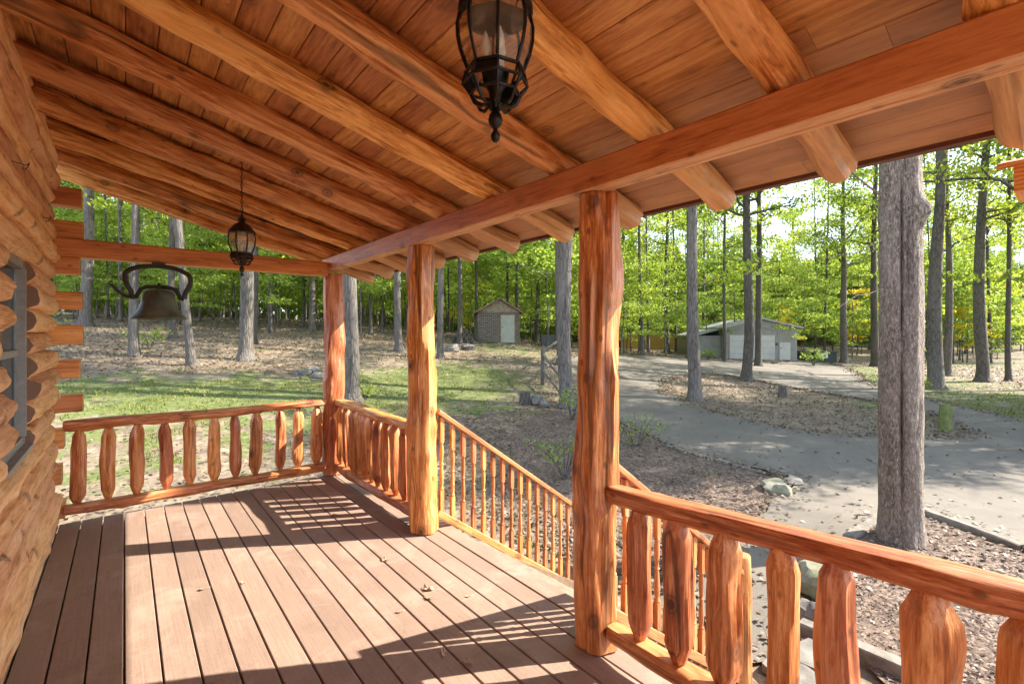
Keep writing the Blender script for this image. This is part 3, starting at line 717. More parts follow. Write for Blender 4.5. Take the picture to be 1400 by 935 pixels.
# fallen leaves on the deck ------------------------------------------------
def dleaf(u, v, size, label, seed):
    d = FW + RT * ((u - HU) / F) + Vector((0, 0, 1)) * ((HV - v) / F); t = -CAM.z / d.z; p = CAM + d * t
    rr = random.Random(seed); mb = MB(); n = 12; vs = [(0, 0, .012 * size / .08)]
    for j in range(n):
        a = 2 * math.pi * j / n; r = size * (.55 + .45 * abs(math.cos(a * 2.5 + rr.random()))) * rr.uniform(.75, 1.1)
        vs.append((r * math.cos(a) * 1.25, r * math.sin(a) * .8, .004 + abs(rr.gauss(0, .22)) * size))
    mb.add(vs, [(0, j + 1, (j + 1) % n + 1) for j in range(n)])
    mb.tube([(size * .9, 0, .01), (size * 1.4, .01, .008), (size * 1.8, .03, .006)], .0016, 5)
    o = mesh_obj('fallen_leaf', mb.mesh('fallen_leaf'), M_dleaf, Matrix.Translation((p.x, p.y, .003)) @ Matrix.Scale(.72, 4) @ Matrix.Rotation(rr.uniform(0, 6), 4, 'Z'))
    tag(o, label, 'leaf', 'dead leaves on the deck')
dleaf(526, 766, .045, 'brown dead leaf on the sunlit deck nearest the middle post', 1)
dleaf(585, 806, .055, 'largest pale curled dead leaf on the sunlit deck', 2)
dleaf(586, 818, .04, 'small pale dead leaf touching the largest pale one', 3)
dleaf(546, 837, .022, 'tiny dead leaf left of the largest pale leaf on deck', 4)
dleaf(607, 894, .035, 'greenish dead leaf in the shadow on the deck', 5)
dleaf(641, 906, .04, 'brown curled dead leaf in the shadow beside the sunlit strip', 6)
dleaf(333, 797, .032, 'pale dead leaf on the sunlit deck left of centre', 7)
dleaf(277, 806, .03, 'dark curled dead leaf on the sunlit deck at left', 8)
dleaf(640, 816, .02, 'tiny dark dead leaf on the deck near the stairs', 9)
dleaf(458, 704, .03, 'dark dead leaf between shadow stripes near the far railing', 10)

# ------------------------------------------------------------------ ground
def axis(a0, a1, step, lo, hi):
    xs = list(np.arange(a0, a1 + 1e-6, step)); s = step
    while xs[-1] < hi: s = min(s * 1.18, 8); xs.append(xs[-1] + s)
    s = step; pre = []
    x = a0
    while x > lo: s = min(s * 1.25, 8); x -= s; pre.append(x)
    return np.array(pre[::-1] + xs)
gx = axis(-8, 32, .4, -110, 240); gy = axis(-10, 34, .4, -110, 240)
X, Y = np.meshgrid(gx, gy); Z = gz(X, Y)
nx, ny = len(gx), len(gy)
verts = np.stack([X.ravel(), Y.ravel(), Z.ravel()], 1)
ii = np.arange(nx * ny).reshape(ny, nx)
faces = np.stack([ii[:-1, :-1].ravel(), ii[:-1, 1:].ravel(), ii[1:, 1:].ravel(), ii[1:, :-1].ravel()], 1)
def np_mesh(name, verts, faces, smooth=False):
    me = bpy.data.meshes.new(name); k = faces.shape[1]
    me.vertices.add(len(verts)); me.vertices.foreach_set('co', np.asarray(verts, np.float32).ravel())
    me.loops.add(faces.size); me.loops.foreach_set('vertex_index', faces.ravel().astype(np.int32))
    me.polygons.add(len(faces)); me.polygons.foreach_set('loop_start', np.arange(0, faces.size, k, dtype=np.int32))
    if smooth: me.polygons.foreach_set('use_smooth', np.ones(len(faces), bool))
    me.update(calc_edges=True); me.validate(); return me
gblobs = []
for (u, v, r, s) in [(130, 540, 2.2, 1.0), (200, 545, 2.4, 1.0), (290, 540, 2.4, 1.1), (380, 538, 2.4, 1.0), (430, 545, 2.0, .9), (520, 540, 2.2, 1.0), (590, 525, 2.6, 1.1), (640, 515, 2.4, 1.0), (620, 545, 2, .7), (540, 520, 2.4, .9), (200, 600, 2.2, .40), (330, 600, 2.2, .40), (420, 590, 2, .38), (130, 640, 2, .38),  (690, 475, 2.5, .6), (1185, 515, 4, 1.0), (1330, 558, 3, 1.0), (1390, 545, 3.5, .9), (1280, 545, 2.5, .8), (1150, 505, 4, .7), (1390, 500, 6, .5), (1140, 690, 1.0, .4)]:
    p = at(u, v); gblobs.append((p.x, p.y, r * (.82 + depth(p) / 50), s))
def grassf(x, y):
    g = np.zeros_like(np.asarray(x, float))
    for bx_, by_, r, s in gblobs: g = np.maximum(g, s * np.exp(-((x - bx_) ** 2 + (y - by_) ** 2) / (r * r)))
    return g
me = np_mesh('ground', verts, faces, True)
a_ = me.attributes.new('grass', 'FLOAT', 'POINT'); a_.data.foreach_set('value', grassf(verts[:, 0], verts[:, 1]).astype(np.float32))
o = mesh_obj('ground', me, M_ground); tag(o, kind='structure')

def catmull(pts, k=6):
    out = []; n = len(pts)
    for i in range(n):
        p0, p1, p2, p3 = pts[i - 1], pts[i], pts[(i + 1) % n], pts[(i + 2) % n]
        for j in range(k):
            t = j / k
            out.append(tuple(.5 * ((2 * b) + (c - a) * t + (2 * a - 5 * b + 4 * c - d) * t * t + (3 * b - a - 3 * c + d) * t ** 3) for a, b, c, d in zip(p0, p1, p2, p3)))
    return out
def inside(x, y, poly):
    c = False; n = len(poly); j = n - 1
    for i in range(n):
        xi, yi = poly[i]; xj, yj = poly[j]
        if (yi > y) != (yj > y) and x < (xj - xi) * (y - yi) / (yj - yi) + xi: c = not c
        j = i
    return c
def sheet(name, outer, holes, mat, off, step=.5):
    pts = []; edges = []
    for poly in [outer] + holes:
        b_ = len(pts); pts += [Vector(p) for p in poly]; edges += [(b_ + i, b_ + (i + 1) % len(poly)) for i in range(len(poly))]
    xs = [p[0] for p in outer]; ys = [p[1] for p in outer]
    for x in np.arange(min(xs), max(xs), step):
        for y in np.arange(min(ys), max(ys), step):
            if inside(x, y, outer) and not any(inside(x, y, h) for h in holes): pts.append(Vector((x + .013, y + .017)))
    v, e, f, *_ = delaunay_2d_cdt(pts, edges, [], 0, 1e-4)
    fs = []
    for t in f:
        cx = sum(v[i].x for i in t) / len(t); cy = sum(v[i].y for i in t) / len(t)
        if inside(cx, cy, outer) and not any(inside(cx, cy, h) for h in holes): fs.append(tuple(t))
    me = bpy.data.meshes.new(name); me.from_pydata([(p.x, p.y, G(p.x, p.y) + off) for p in v], [], fs)
    me.polygons.foreach_set('use_smooth', [True] * len(fs)); me.update()
    o = mesh_obj(name, me, mat); tag(o, kind='structure'); return o
def wig(poly, amp, seed):
    return [(x + amp * noise.noise(Vector((x * .9, y * .9, seed))), y + amp * noise.noise(Vector((x * .9, y * .9, seed + 9)))) for x, y in poly]
def pxpoly(l, k=6, amp=.25, seed=0): return wig(catmull([tuple(at(u, v)[:2]) for u, v in l], k), amp, seed)
drive = pxpoly([(760, 492), (860, 486), (960, 490), (1040, 497), (1090, 493), (1125, 495), (1160, 505), (1195, 527), (1265, 546), (1340, 562), (1420, 584), (1600, 625), (1750, 700), (1750, 850), (1560, 810), (1400, 752), (1330, 728), (1268, 706), (1200, 716), (1150, 745), (1120, 800), (1085, 850), (1050, 905), (985, 905), (960, 830), (1000, 760), (1062, 692), (1085, 660), (1050, 648), (960, 625), (905, 606), (842, 577), (780, 548), (700, 530), (640, 515), (690, 500)][:32] + [(790, 552), (775, 520)], seed=1)
island = pxpoly([(905, 528), (955, 513), (1012, 517), (1080, 530), (1200, 550), (1262, 563), (1300, 580), (1327, 596), (1262, 601), (1200, 598), (1080, 587), (1010, 572), (950, 556)], seed=2)
sheet('driveway', drive, [island], M_asph, .035)
bed1 = pxpoly([(700, 600), (755, 562), (842, 581), (905, 610), (960, 630), (1045, 652), (1050, 690), (990, 745), (880, 760), (800, 720), (720, 680)], amp=.12, seed=3)
sheet('mulch_bed', bed1, [], M_mulch, .02, .35)
bed2 = pxpoly([(1200, 722), (1266, 708), (1330, 731), (1400, 757), (1540, 812), (1700, 1000), (1500, 1150), (1260, 985), (1150, 880), (1128, 810), (1160, 748)], amp=.06, seed=4)
sheet('mulch_bed', bed2, [], M_mulch, .045, .3)

# ------------------------------------------------------------------ scatter: litter, grass, chips
def quads(P, yaw, pitch, roll, L, Wd):
    n = len(P)
    base = np.array([[-.5, 0, 0], [0, -.5, .12], [.5, 0, 0], [0, .5, .12]])
    cy, sy, cp, sp, cr, sr = np.cos(yaw), np.sin(yaw), np.cos(pitch), np.sin(pitch), np.cos(roll), np.sin(roll)
    v = np.zeros((n, 4, 3))
    for k in range(4):
        x = base[k, 0] * L; y = base[k, 1] * Wd; z = base[k, 2] * Wd
        y2 = y * cr - z * sr; z2 = y * sr + z * cr
        x3 = x * cp + z2 * sp; z3 = -x * sp + z2 * cp
        v[:, k, 0] = x3 * cy - y2 * sy; v[:, k, 1] = x3 * sy + y2 * cy; v[:, k, 2] = z3
    return (v + P[:, None, :]).reshape(-1, 3), np.arange(n * 4).reshape(n, 4)
def view_points(n, zmin, zmax, power=1.0, margin=1.12):
    t = rng.random(n); Zd = zmin * (zmax / zmin) ** t if power == 1 else zmin + (zmax - zmin) * t
    a = rng.uniform(-margin, margin, n)
    p = np.outer(Zd, FW[:2]) + (Zd * a)[:, None] * np.array(RT[:2])
    return p[:, 0], p[:, 1], Zd
def polymask(x, y, poly): return np.array([inside(a, b, poly) for a, b in zip(x, y)])
def porch_ok(x, y): return ~((x > -8) & (x < 2.3) & (y < 5.7)) & ~((x < 3.8) & (y > 1.5) & (y < 3.6))
x, y, zd = view_points(80000, 5, 45)
ok = porch_ok(x, y); x, y, zd = x[ok], y[ok], zd[ok]
on = polymask(x, y, drive) & ~polymask(x, y, island); gr = grassf(x, y)
b2 = polymask(x, y, bed2) | polymask(x, y, bed1)
keep = rng.random(len(x)) < np.where(on, .028, np.where(b2, .18, np.where(gr > .42, .25, np.where(gr > .3, .5, 1.0))))
keep &= ~((x < 4) & (y < 17) & (rng.random(len(x)) < .75))
x, y, zd, on = x[keep], y[keep], zd[keep], on[keep]; n = len(x)
P = np.stack([x, y, gz(x, y) + np.where(on, .045, .055)], 1)
sz = rng.uniform(.04, .08, n) * (1 + zd / 30)
v, f = quads(P, rng.uniform(0, 6.28, n), rng.normal(0, .35, n), rng.normal(0, .35, n), sz, sz * rng.uniform(.5, .8, n))
ex, ey = [], []
for poly, kk in ((drive, 5200), (island, 2600)):
    L_ = [math.hypot(poly[i][0] - poly[i - 1][0], poly[i][1] - poly[i - 1][1]) for i in range(len(poly))]
    for i in rng.choice(len(poly), kk, p=np.array(L_) / sum(L_)):
        t = rng.random(); ex.append(poly[i - 1][0] + (poly[i][0] - poly[i - 1][0]) * t + rng.normal(0, .22)); ey.append(poly[i - 1][1] + (poly[i][1] - poly[i - 1][1]) * t + rng.normal(0, .22))
ex = np.array(ex); ey = np.array(ey); ok = porch_ok(ex, ey); ex, ey = ex[ok], ey[ok]; n = len(ex); zd = ex * FW[0] + ey * FW[1]; szb = rng.uniform(.04, .08, n) * (1 + np.maximum(zd, 0) / 30)
vb, fb_ = quads(np.stack([ex, ey, gz(ex, ey) + .055], 1), rng.uniform(0, 6.28, n), rng.normal(0, .3, n), rng.normal(0, .3, n), szb, szb * .65)
v = np.concatenate([v, vb]); f = np.arange(len(v)).reshape(-1, 4)
o = mesh_obj('leaf_litter', np_mesh('leaf_litter', v, f), M_litter); tag(o, kind='stuff')
# grass
x, y, zd = view_points(160000, 6, 40); g = grassf(x, y)
pn = np.array([noise.noise(Vector((a * 1.1, b * 1.1, 0))) for a, b in zip(x, y)])
ok = porch_ok(x, y) & (rng.random(len(x)) < np.clip((g * .9 + pn * 1.3 - .45) * 1.2, 0, 1)); x, y, zd = x[ok], y[ok], zd[ok]
ok = ~(polymask(x, y, drive) & ~polymask(x, y, island)); x, y, zd = x[ok], y[ok], zd[ok]; n = len(x)
h = rng.uniform(.04, .10, n); a = rng.uniform(0, 6.28, n); w = .007 * (1 + zd / 14); lean = rng.uniform(0, .06, n); b_ = rng.uniform(0, 6.28, n); gz0 = gz(x, y)
v = np.zeros((n, 3, 3))
v[:, 0] = np.stack([x - w * np.cos(a), y - w * np.sin(a), gz0], 1); v[:, 1] = np.stack([x + w * np.cos(a), y + w * np.sin(a), gz0], 1)
v[:, 2] = np.stack([x + lean * np.cos(b_), y + lean * np.sin(b_), gz0 + h], 1)
o = mesh_obj('grass', np_mesh('grass', v.reshape(-1, 3), np.arange(n * 3).reshape(n, 3)), M_blade); tag(o, kind='stuff')
# mulch chips
x, y, zd = view_points(90000, 2.6, 14, margin=1.35); m = polymask(x, y, bed2) | polymask(x, y, bed1); m &= porch_ok(x, y); x, y, zd = x[m], y[m], zd[m]; n = len(x)
P = np.stack([x, y, gz(x, y) + .055], 1); sz = rng.uniform(.018, .048, n)
v, f = quads(P, rng.uniform(0, 6.28, n), rng.normal(0, .3, n), rng.normal(0, .4, n), sz, sz * rng.uniform(.25, .5, n))
o = mesh_obj('mulch_chips', np_mesh('mulch_chips', v, f), M_chip); tag(o, kind='stuff')

# ------------------------------------------------------------------ trees
def leaf_cloud(clusters, per, leaf, seed, flat=.4):
    g = np.random.default_rng(seed); Ps = []
    for (c, rad) in clusters:
        k = max(4, int(per * rad * rad)); d = g.normal(0, 1, (k, 3)); d /= np.linalg.norm(d, axis=1)[:, None]
        d *= (g.random(k) ** .45)[:, None] * rad; d[:, 2] *= flat; d[:, 2] -= .10 * (d[:, 0] ** 2 + d[:, 1] ** 2) / rad
        Ps.append(np.array(c) + d)
    P = np.concatenate(Ps); n = len(P)
    L = g.uniform(.7, 1.3, n) * leaf
    return quads(P, g.uniform(0, 6.28, n), g.uniform(-1.2, 1.2, n), g.normal(0, .8, n), L, L * .62)
def trunk_mesh(name, H, r, seed, limbs=(), n=12, flare=1.5, top=.35, bend=.25, sway=None):
    rr = random.Random(seed); off = Vector((rr.uniform(-9, 9), rr.uniform(-9, 9), 0)); mb = MB()
    zs = [-.25, 0, .12, .3, .6] + list(np.linspace(1.1, H, 14))
    def cen(z): return Vector((bend * noise.noise(Vector((z * .13, 0, 0)) + off) * min(1, z / 2 + .1), bend * noise.noise(Vector((0, z * .13, 4)) + off) * min(1, z / 2 + .1), z))
    c0 = cen(0); vs = []
    for z in zs:
        rz = r * (1 - (1 - top) * max(0, z) / H) * (1 + (flare - 1) * math.exp(-max(z, 0) / .18))
        c = cen(z) - Vector((c0.x, c0.y, 0))
        for j in range(n):
            a = 2 * math.pi * j / n; q = 1 + .12 * noise.noise(Vector((math.cos(a) * 1.5, math.sin(a) * 1.5, z * .5)) + off) + (.22 * max(0, math.cos(a * 4 + seed)) * math.exp(-max(z, 0) / .16))
            vs.append((c.x + rz * q * math.cos(a), c.y + rz * q * math.sin(a), z))
    k = len(zs); fs = [(i * n + j, i * n + (j + 1) % n, (i + 1) * n + (j + 1) % n, (i + 1) * n + j) for i in range(k - 1) for j in range(n)] + [tuple((k - 1) * n + j for j in range(n))]
    mb.add(vs, fs)
    for (z, az, L, up) in limbs:
        c = cen(z) - Vector((c0.x, c0.y, 0)); pts = [c]; rl = r * (1 - (1 - top) * z / H) * (.45 if z > 8 or H < 12 else .13)
        d = Vector((math.cos(az), math.sin(az), up)).normalized()
        for q in range(1, 6):
            pts.append(c + d * L * q / 5 + Vector((0, 0, .10 * L * (q / 5) ** 2)) + Vector((rr.uniform(-1, 1), rr.uniform(-1, 1), rr.uniform(-.6, .6))) * .06 * L)
        mb.tube(pts, [rl * (1 - .16 * q) for q in range(6)], 6)
    return mb.mesh(name, 60)

# prototypes: tall canopy trees, leafy understory trees
canopy = []
for i in range(5):
    rr = random.Random(900 + i); H = 19; limbs = []; cl = []
    for k in range(15):
        z = rr.uniform(8.5, H - 1); az = rr.uniform(0, 6.28); L = rr.uniform(1.6, 4.2) * (1.1 - .5 * (z - 8) / 11); up = rr.uniform(.1, .7)
        limbs.append((z, az, L, up)); e = Vector((math.cos(az), math.sin(az), up)).normalized() * L
        cl.append(((e.x, e.y, z + e.z + .1 * L), rr.uniform(.9, 1.7))); cl.append(((e.x * .55, e.y * .55, z + e.z * .55), rr.uniform(.6, 1.1)))
    for k in range(8): cl.append(((rr.uniform(-2.5, 2.5), rr.uniform(-2.5, 2.5), rr.uniform(11, 19.5)), rr.uniform(.8, 1.5)))
    for k in range(2 + i % 3):   # low epicormic sprays
        z = rr.uniform(4, 8); az = rr.uniform(0, 6.28); L = rr.uniform(.8, 2.2); limbs.append((z, az, L, .25)); cl.append(((math.cos(az) * L, math.sin(az) * L, z + .4 * L), rr.uniform(.5, .9)))
    tm = trunk_mesh('trunk', H, .25, i, limbs); tm.materials.append([M_bark, M_bark2, M_bark, M_barkd, M_bark2][i])
    v, f = leaf_cloud(cl, 80, .21, 50 + i); cm = np_mesh('crown', v, f); cm.materials.append(M_leaf)
    canopy.append((tm, cm))
under = []
for i in range(6):
    rr = random.Random(700 + i); H = 7; limbs = []; cl = []
    for k in range(24):
        z = rr.uniform(1.3, H - .3); az = rr.uniform(0, 6.28); t = z / H; L = rr.uniform(.5, 2.3) * (1.25 - t * .8); up = rr.uniform(-.05, .4)
        if k < 14: limbs.append((z, az, L, up))
        cl.append(((math.cos(az) * L, math.sin(az) * L, z + up * L), rr.uniform(.45, 1.0)))
        if k % 2: cl.append(((math.cos(az + .3) * L * .5, math.sin(az + .3) * L * .5, z + up * L * .5), rr.uniform(.35, .7)))
    tm = trunk_mesh('trunk', H, .055, 40 + i, limbs, n=8, flare=1.3, top=.2, bend=.5); tm.materials.append(M_barkd if i % 2 else M_bark)
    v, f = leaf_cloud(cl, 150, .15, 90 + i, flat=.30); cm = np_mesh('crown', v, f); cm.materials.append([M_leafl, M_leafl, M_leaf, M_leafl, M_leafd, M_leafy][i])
    under.append((tm, cm))
NO = []   # occupied spots
def put_tree(kind, idx, x, y, label, group, d=None, H=None, crown=1.0, rz=None, tilt=(0, 0), cat='tree', name=None, crown_s=None):
    rz = random.uniform(0, 6.28) if rz is None else rz
    M = Matrix.Translation((x, y, G(x, y))) @ Matrix.Rotation(tilt[0], 4, 'X') @ Matrix.Rotation(tilt[1], 4, 'Y') @ Matrix.Rotation(rz, 4, 'Z')
    e = bpy.data.objects.new(name or ('forest_tree' if kind == 'c' else 'understory_tree'), None); tag(e, label, cat, group); place(e, M)
    tm, cm = (canopy if kind == 'c' else under)[idx]
    H0, r0 = (19, .25) if kind == 'c' else (7, .055)
    H = H or H0; d = d or 2 * r0
    o = bpy.data.objects.new('trunk', tm); place(o, M @ Matrix.Diagonal((d / 2 / r0, d / 2 / r0, H / H0, 1)), e)
    if crown:
        s = (crown_s or 1.0) * H / H0
        o = bpy.data.objects.new('crown', cm); place(o, M @ Matrix.Diagonal((s, s, H / H0, 1)), e)
    NO.append((x, y, 1.2)); return e

# individually placed trees seen in the photograph: (u, v base, width px, proto, label, tilt)
named = [
 (950, 548, 17, 0, 'straight grey tree trunk standing at the left tip of the leaf covered island', (0, 0)),
 (1020, 520, 14, 3, 'dark straight trunk in front of the garage door', (0, 0)),
 (1037, 501, 9, 3, 'thinner trunk just right of the dark trunk before the garage', (0, 0)),
 (991, 494, 5, 1, 'very thin trunk left of the white garage door', (0, 0)),
 (941, 491, 6, 2, 'thin trunk just left of the island tree', (0, 0)),
 (1280, 532, 18, 2, 'thick grey trunk across the drive just right of the big split oak', (0, 0)),
 (1295, 514, 10, 0, 'slimmer trunk behind the thick one right of the big oak', (0, 0)),
 (1343, 522, 15, 1, 'grey trunk leaning right near the mossy post', (0, R(3.5))),
 (1379, 521, 7, 4, 'thin crooked trunk at the right edge of the woods', (0, R(2))),
 (1196, 501, 10, 3, 'dark trunk close to the left side of the big oak', (0, 0)),
 (1154, 496, 9, 0, 'pair trunk by the dark green hut', (0, 0)),
 (776, 557, 21, 2, 'grey trunk just left of the nearest porch post', (0, 0)),
 (766, 500, 11, 1, 'paler trunk behind the grey trunk near the rail fence', (0, 0)),
 (708, 466, 5, 3, 'dark thin trunk touching the right wall of the shed', (0, 0)),
 (725, 463, 5, 2, 'thin pale trunk right of the shed', (0, 0)),
 (628, 470, 7, 3, 'thin trunk left of the shed by the woodpile', (0, 0)),
 (602, 490, 9, 0, 'grey trunk just right of the middle porch post', (0, 0)),
 (545, 480, 10, 2, 'grey trunk midway between the far and middle porch posts', (0, 0)),
 (481, 548, 20, 1, 'thick pale trunk right behind the far corner post', (0, 0)),
 (336, 492, 18, 1, 'thick pale trunk beneath the far lantern', (0, 0)),
 (262, 500, 11, 4, 'slim pale trunk leaning left below the right end of the bell', (0, R(-4))),
 (183, 487, 12, 1, 'pale trunk below the left side of the bell', (0, 0)),
 (117, 446, 14, 0, 'tall grey trunk just right of the cabin log ends', (0, 0)),
 (237, 462, 9, 3, 'dark trunk in the shade right under the bell', (0, 0)),
 (370, 452, 7, 0, 'grey trunk in the woods right of the far lantern', (0, 0)),
 (427, 452, 9, 2, 'grey trunk seen just left of the far corner post', (0, 0)),
 (347, 470, 8, 3, 'dark trunk just behind the thick pale trunk below the lantern', (0, 0)),
 (852, 472, 6, 3, 'dark trunk before the ochre fence', (0, 0)),
 (912, 482, 7, 0, 'grey trunk at the right part of the ochre fence', (0, 0)),
 (1085, 470, 6, 2, 'thin trunk behind the garage right corner', (0, 0)),
]
for k, (u, v, w, idx, lab, tl) in enumerate(named):
    p = at(u, v); Zd = depth(p); dd = w * Zd / F / 1.02
    put_tree('c', idx, p.x, p.y, lab, 'tall trees of the yard and woods', d=dd, H=random.uniform(17, 22), rz=k * 1.3, tilt=tl)

# big split oak next to the porch (own mesh)
bp = at(1231, 742); BO = thing('oak_tree', 'big near oak with a seam splitting its grey trunk', 'tree', bp)
def big_trunk():
    vs = []; n = 48; H = 11.0; zs = [-.3, -.1, 0, .1, .25] + list(np.arange(.4, 6.2, .1)) + list(np.arange(6.5, H + .1, .5)); mb = MB()
    fx, fy = (Vector((0, 0, 0)) + CAM - bp).xy.normalized() if False else (Vector((CAM.x - bp.x, CAM.y - bp.y)).normalized())
    a0 = math.atan2(fy, fx)
    for z in zs:
        r = .232 * (1 - .012 * max(z, 0)) + .028 * math.exp(-max(z, 0) / .15)
        for j in range(n):
            a = 2 * math.pi * j / n; da = (a - a0 - .12 + .05 * math.sin(z * 1.3) + math.pi) % (2 * math.pi) - math.pi
            up_ = float(ss((z - 2.5) / .7))
            seam = -.075 * math.exp(-((da + .12 * up_) / .075) ** 2) * (.35 + .65 * float(ss((z - .6) / 1.0))) - -.075 * up_ * math.exp(-((da - .26) / .07) ** 2) * -1 - .04 * up_ * math.exp(-((da - .06) / .2) ** 2)
            da2 = (a - a0 - 1.25 + math.pi) % (2 * math.pi) - math.pi   # knob at the right side
            knob = .12 * math.exp(-(da2 / .45) ** 2 - ((z - 4.25) / .16) ** 2)
            da3 = (a - a0 + 0.9 + math.pi) % (2 * math.pi) - math.pi
            knob += .02 * math.exp(-(da3 / .7) ** 2 - ((z - 4.15) / .08) ** 2)
            ro = .022 * noise.noise(Vector((math.cos(a) * 2, math.sin(a) * 2, z * .8))) + .009 * noise.noise(Vector((math.cos(a) * 9, math.sin(a) * 9, z * 4))) + .006 * noise.noise(Vector((math.cos(a) * 22, math.sin(a) * 22, z * 6)))
            q = r + seam + knob + ro + .05 * max(0, math.cos(a * 5)) * math.exp(-max(z, 0) / .2)
            vs.append((q * math.cos(a) + .02 * z * 0, q * math.sin(a), z))
    k = len(zs); mb.add(vs, [(i * n + j, i * n + (j + 1) % n, (i + 1) * n + (j + 1) % n, (i + 1) * n + j) for i in range(k - 1) for j in range(n)])
    rr = random.Random(5)
    ra = math.atan2(-RT.y, -RT.x)
    for (z, az, L, up, rl) in [(4.4, ra + .25, 1.9, .45, .016), (3.9, ra - .2, 1.2, -.25, .008), (3.3, ra + .5, 1.2, -.2, .008), (9, 1, 3.5, .8, .1), (10, 3, 3.5, .9, .1), (10.6, 5, 4, 1, .12), (8.2, 4.2, 3, .6, .08), (10.9, 2.2, 4.5, 1.6, .15)]:
        c = Vector((0, 0, z)) + Vector((math.cos(az), math.sin(az), 0)) * .2; d = Vector((math.cos(az), math.sin(az), up)).normalized(); pts = [c]
        for q in range(1, 8): pts.append(c + d * L * q / 7 + Vector((rr.uniform(-1, 1), rr.uniform(-1, 1), rr.uniform(-1, 1))) * .05 * L)
        mb.tube(pts, [rl * (1 - .11 * q) for q in range(8)], 7)
    return mb.mesh('trunk', 70)
mesh_obj('trunk', big_trunk(), M_barkbig, W[BO.name], BO)
rr = random.Random(77); cl = []
for k in range(26): cl.append(((rr.uniform(-2.8, 2.8), rr.uniform(-2.8, 2.8), rr.uniform(12.5, 17)), rr.uniform(.8, 1.5)))
v, f = leaf_cloud(cl, 60, .2, 5); mesh_obj('crown', np_mesh('crown', v, f), M_leaf, W[BO.name], BO)
NO.append((bp.x, bp.y, 2))

# woods: scattered canopy and understory trees
SHED = at(682, 469); GAR = at(1040, 492)
def blocked(x, y, r):
    u, v, Zd = pix(x, y, G(x, y))
    if inside(x, y, drive) and not inside(x, y, island): return True
    if inside(x, y, island): return True
    if math.hypot(x - SHED.x, y - SHED.y) < 3.4: return True
    if 935 < u < 1110 and Zd < depth(GAR) + 9: return True
    if 640 < u < 720 and Zd < depth(SHED) + 1: return True
    s = y + .57 * x
    if -1 < s < 8.6 and x < 40: return True            # keep the sun's path to the porch open
    return any(math.hypot(x - a, y - b) < r for a, b, q in NO)
def zone(u):
    if u < 440: return 0
    if u < 840: return 1
    if u < 1130: return 2
    return 3
ZN = ['the leafy slope seen left of the far corner post', 'the slope behind and beside the stone shed', 'the bright woods around the garage and ochre fence', 'the shady woods beyond the drive right of the garage']
ZL = ['slim grey trunk in woods on the slope left of the far corner post', 'slim grey trunk in woods on the slope around the small shed', 'slim trunk in bright woods around the garage and ochre fence', 'slim trunk in shady woods beyond the drive right of garage']
ZU = ['leafy green understory tree on the slope left of the far corner post', 'leafy green understory tree on the slope around the small shed', 'bright yellow green understory tree around the garage and ochre fence', 'green understory tree in shady woods right of the garage']
cnt = 0; tries = 0
while cnt < 165 and tries < 12000:
    tries += 1
    Zd = random.uniform(24, 74); a = random.uniform(-1.12, 1.12)
    p = FW * Zd + RT * (Zd * a); u = HU + a * F
    if (u < 470 and Zd < 27) or (u > 1110 and Zd < 34): continue
    if blocked(p.x, p.y, 2.0): continue
    z_ = zone(u)
    put_tree('c', random.choice([0, 3, 3, 0, 2, 4]), p.x, p.y, ZL[z_], 'tall trees of ' + ZN[z_], d=random.uniform(.11, .30), H=random.uniform(15, 23), tilt=(random.gauss(0, .02), random.gauss(0, .02))); cnt += 1
cnt = 0; tries = 0
while cnt < 215 and tries < 14000:
    tries += 1
    Zd = random.uniform(22, 66); a = random.uniform(-1.12, 1.12)
    p = FW * Zd + RT * (Zd * a); u = HU + a * F
    if u < 470 and Zd < 25: continue
    if u > 1110 and Zd < 42: continue
    if 440 < u < 640 and Zd < 26: continue
    if blocked(p.x, p.y, 1.5): continue
    z_ = zone(u)
    idx = random.choice([0, 1, 2, 3, 0, 1]) if z_ in (1, 2) else random.choice([0, 1, 3, 0, 2, 4])
    put_tree('u', idx, p.x, p.y, ZU[z_], 'understory trees of ' + ZN[z_], d=random.uniform(.07, .15), H=random.uniform(4.5, 11.5), crown_s=random.uniform(1.0, 1.4), tilt=(random.gauss(0, .04), random.gauss(0, .04))); cnt += 1
for (u, Zt, H, lab) in [(1064, 41, 10.5, 'leafy tree spreading over the garage doors'), (1003, 42, 10.5, 'leafy tree before the left part of the garage roof'), (1098, 40, 8, 'leafy tree hiding the right end of the garage roof'), (966, 42, 8.5, 'leafy tree hiding the garage annex roof'), (1130, 43, 7, 'leafy tree before the dark green hut')]:
    a = (u - HU) / F; p = FW * Zt + RT * (Zt * a); put_tree('u', 1, p.x, p.y, lab, None, H=H, d=.1)
for (u, v, Zt, H, lab) in [(1075, 488, 46, 5, 'small yellow leaved tree beside the right corner of the garage'), (1322, 505, 44, 7, 'yellow leaved tree in the shady woods near the leaning trunk'), (640, 470, 50, 7, 'yellow leaved tree in the woods behind the shed'), (1178, 500, 52, 8, 'yellow leaved tree left of the big oak')]:
    a = (u - HU) / F; p = FW * Zt + RT * (Zt * a); put_tree('u', 5, p.x, p.y, lab, None, H=H, d=.1)
# trees to the right of the frame whose shade falls on the drive
for k, (x, y) in enumerate([(20.5, -1.0), (24.5, -3.2), (29.5, -6.0), (22.5, -.4), (27, -1.2), (30, -4.5), (36, -6.5), (33, -2.5), (26, -2.6), (41, -4), (38, -4.5), (29, -1.8), (24, -.2), (35, -5), (44, -8), (31.5, -.6), (40, -1.5)]):
    s = y + .57 * x
    put_tree('c', k % 5, x, y, 'tall tree right of the picture shading the drive', 'trees right of the picture', d=.4, H=(13 if k < 3 else 15 + k % 5), crown_s=.8 if k < 3 else None)

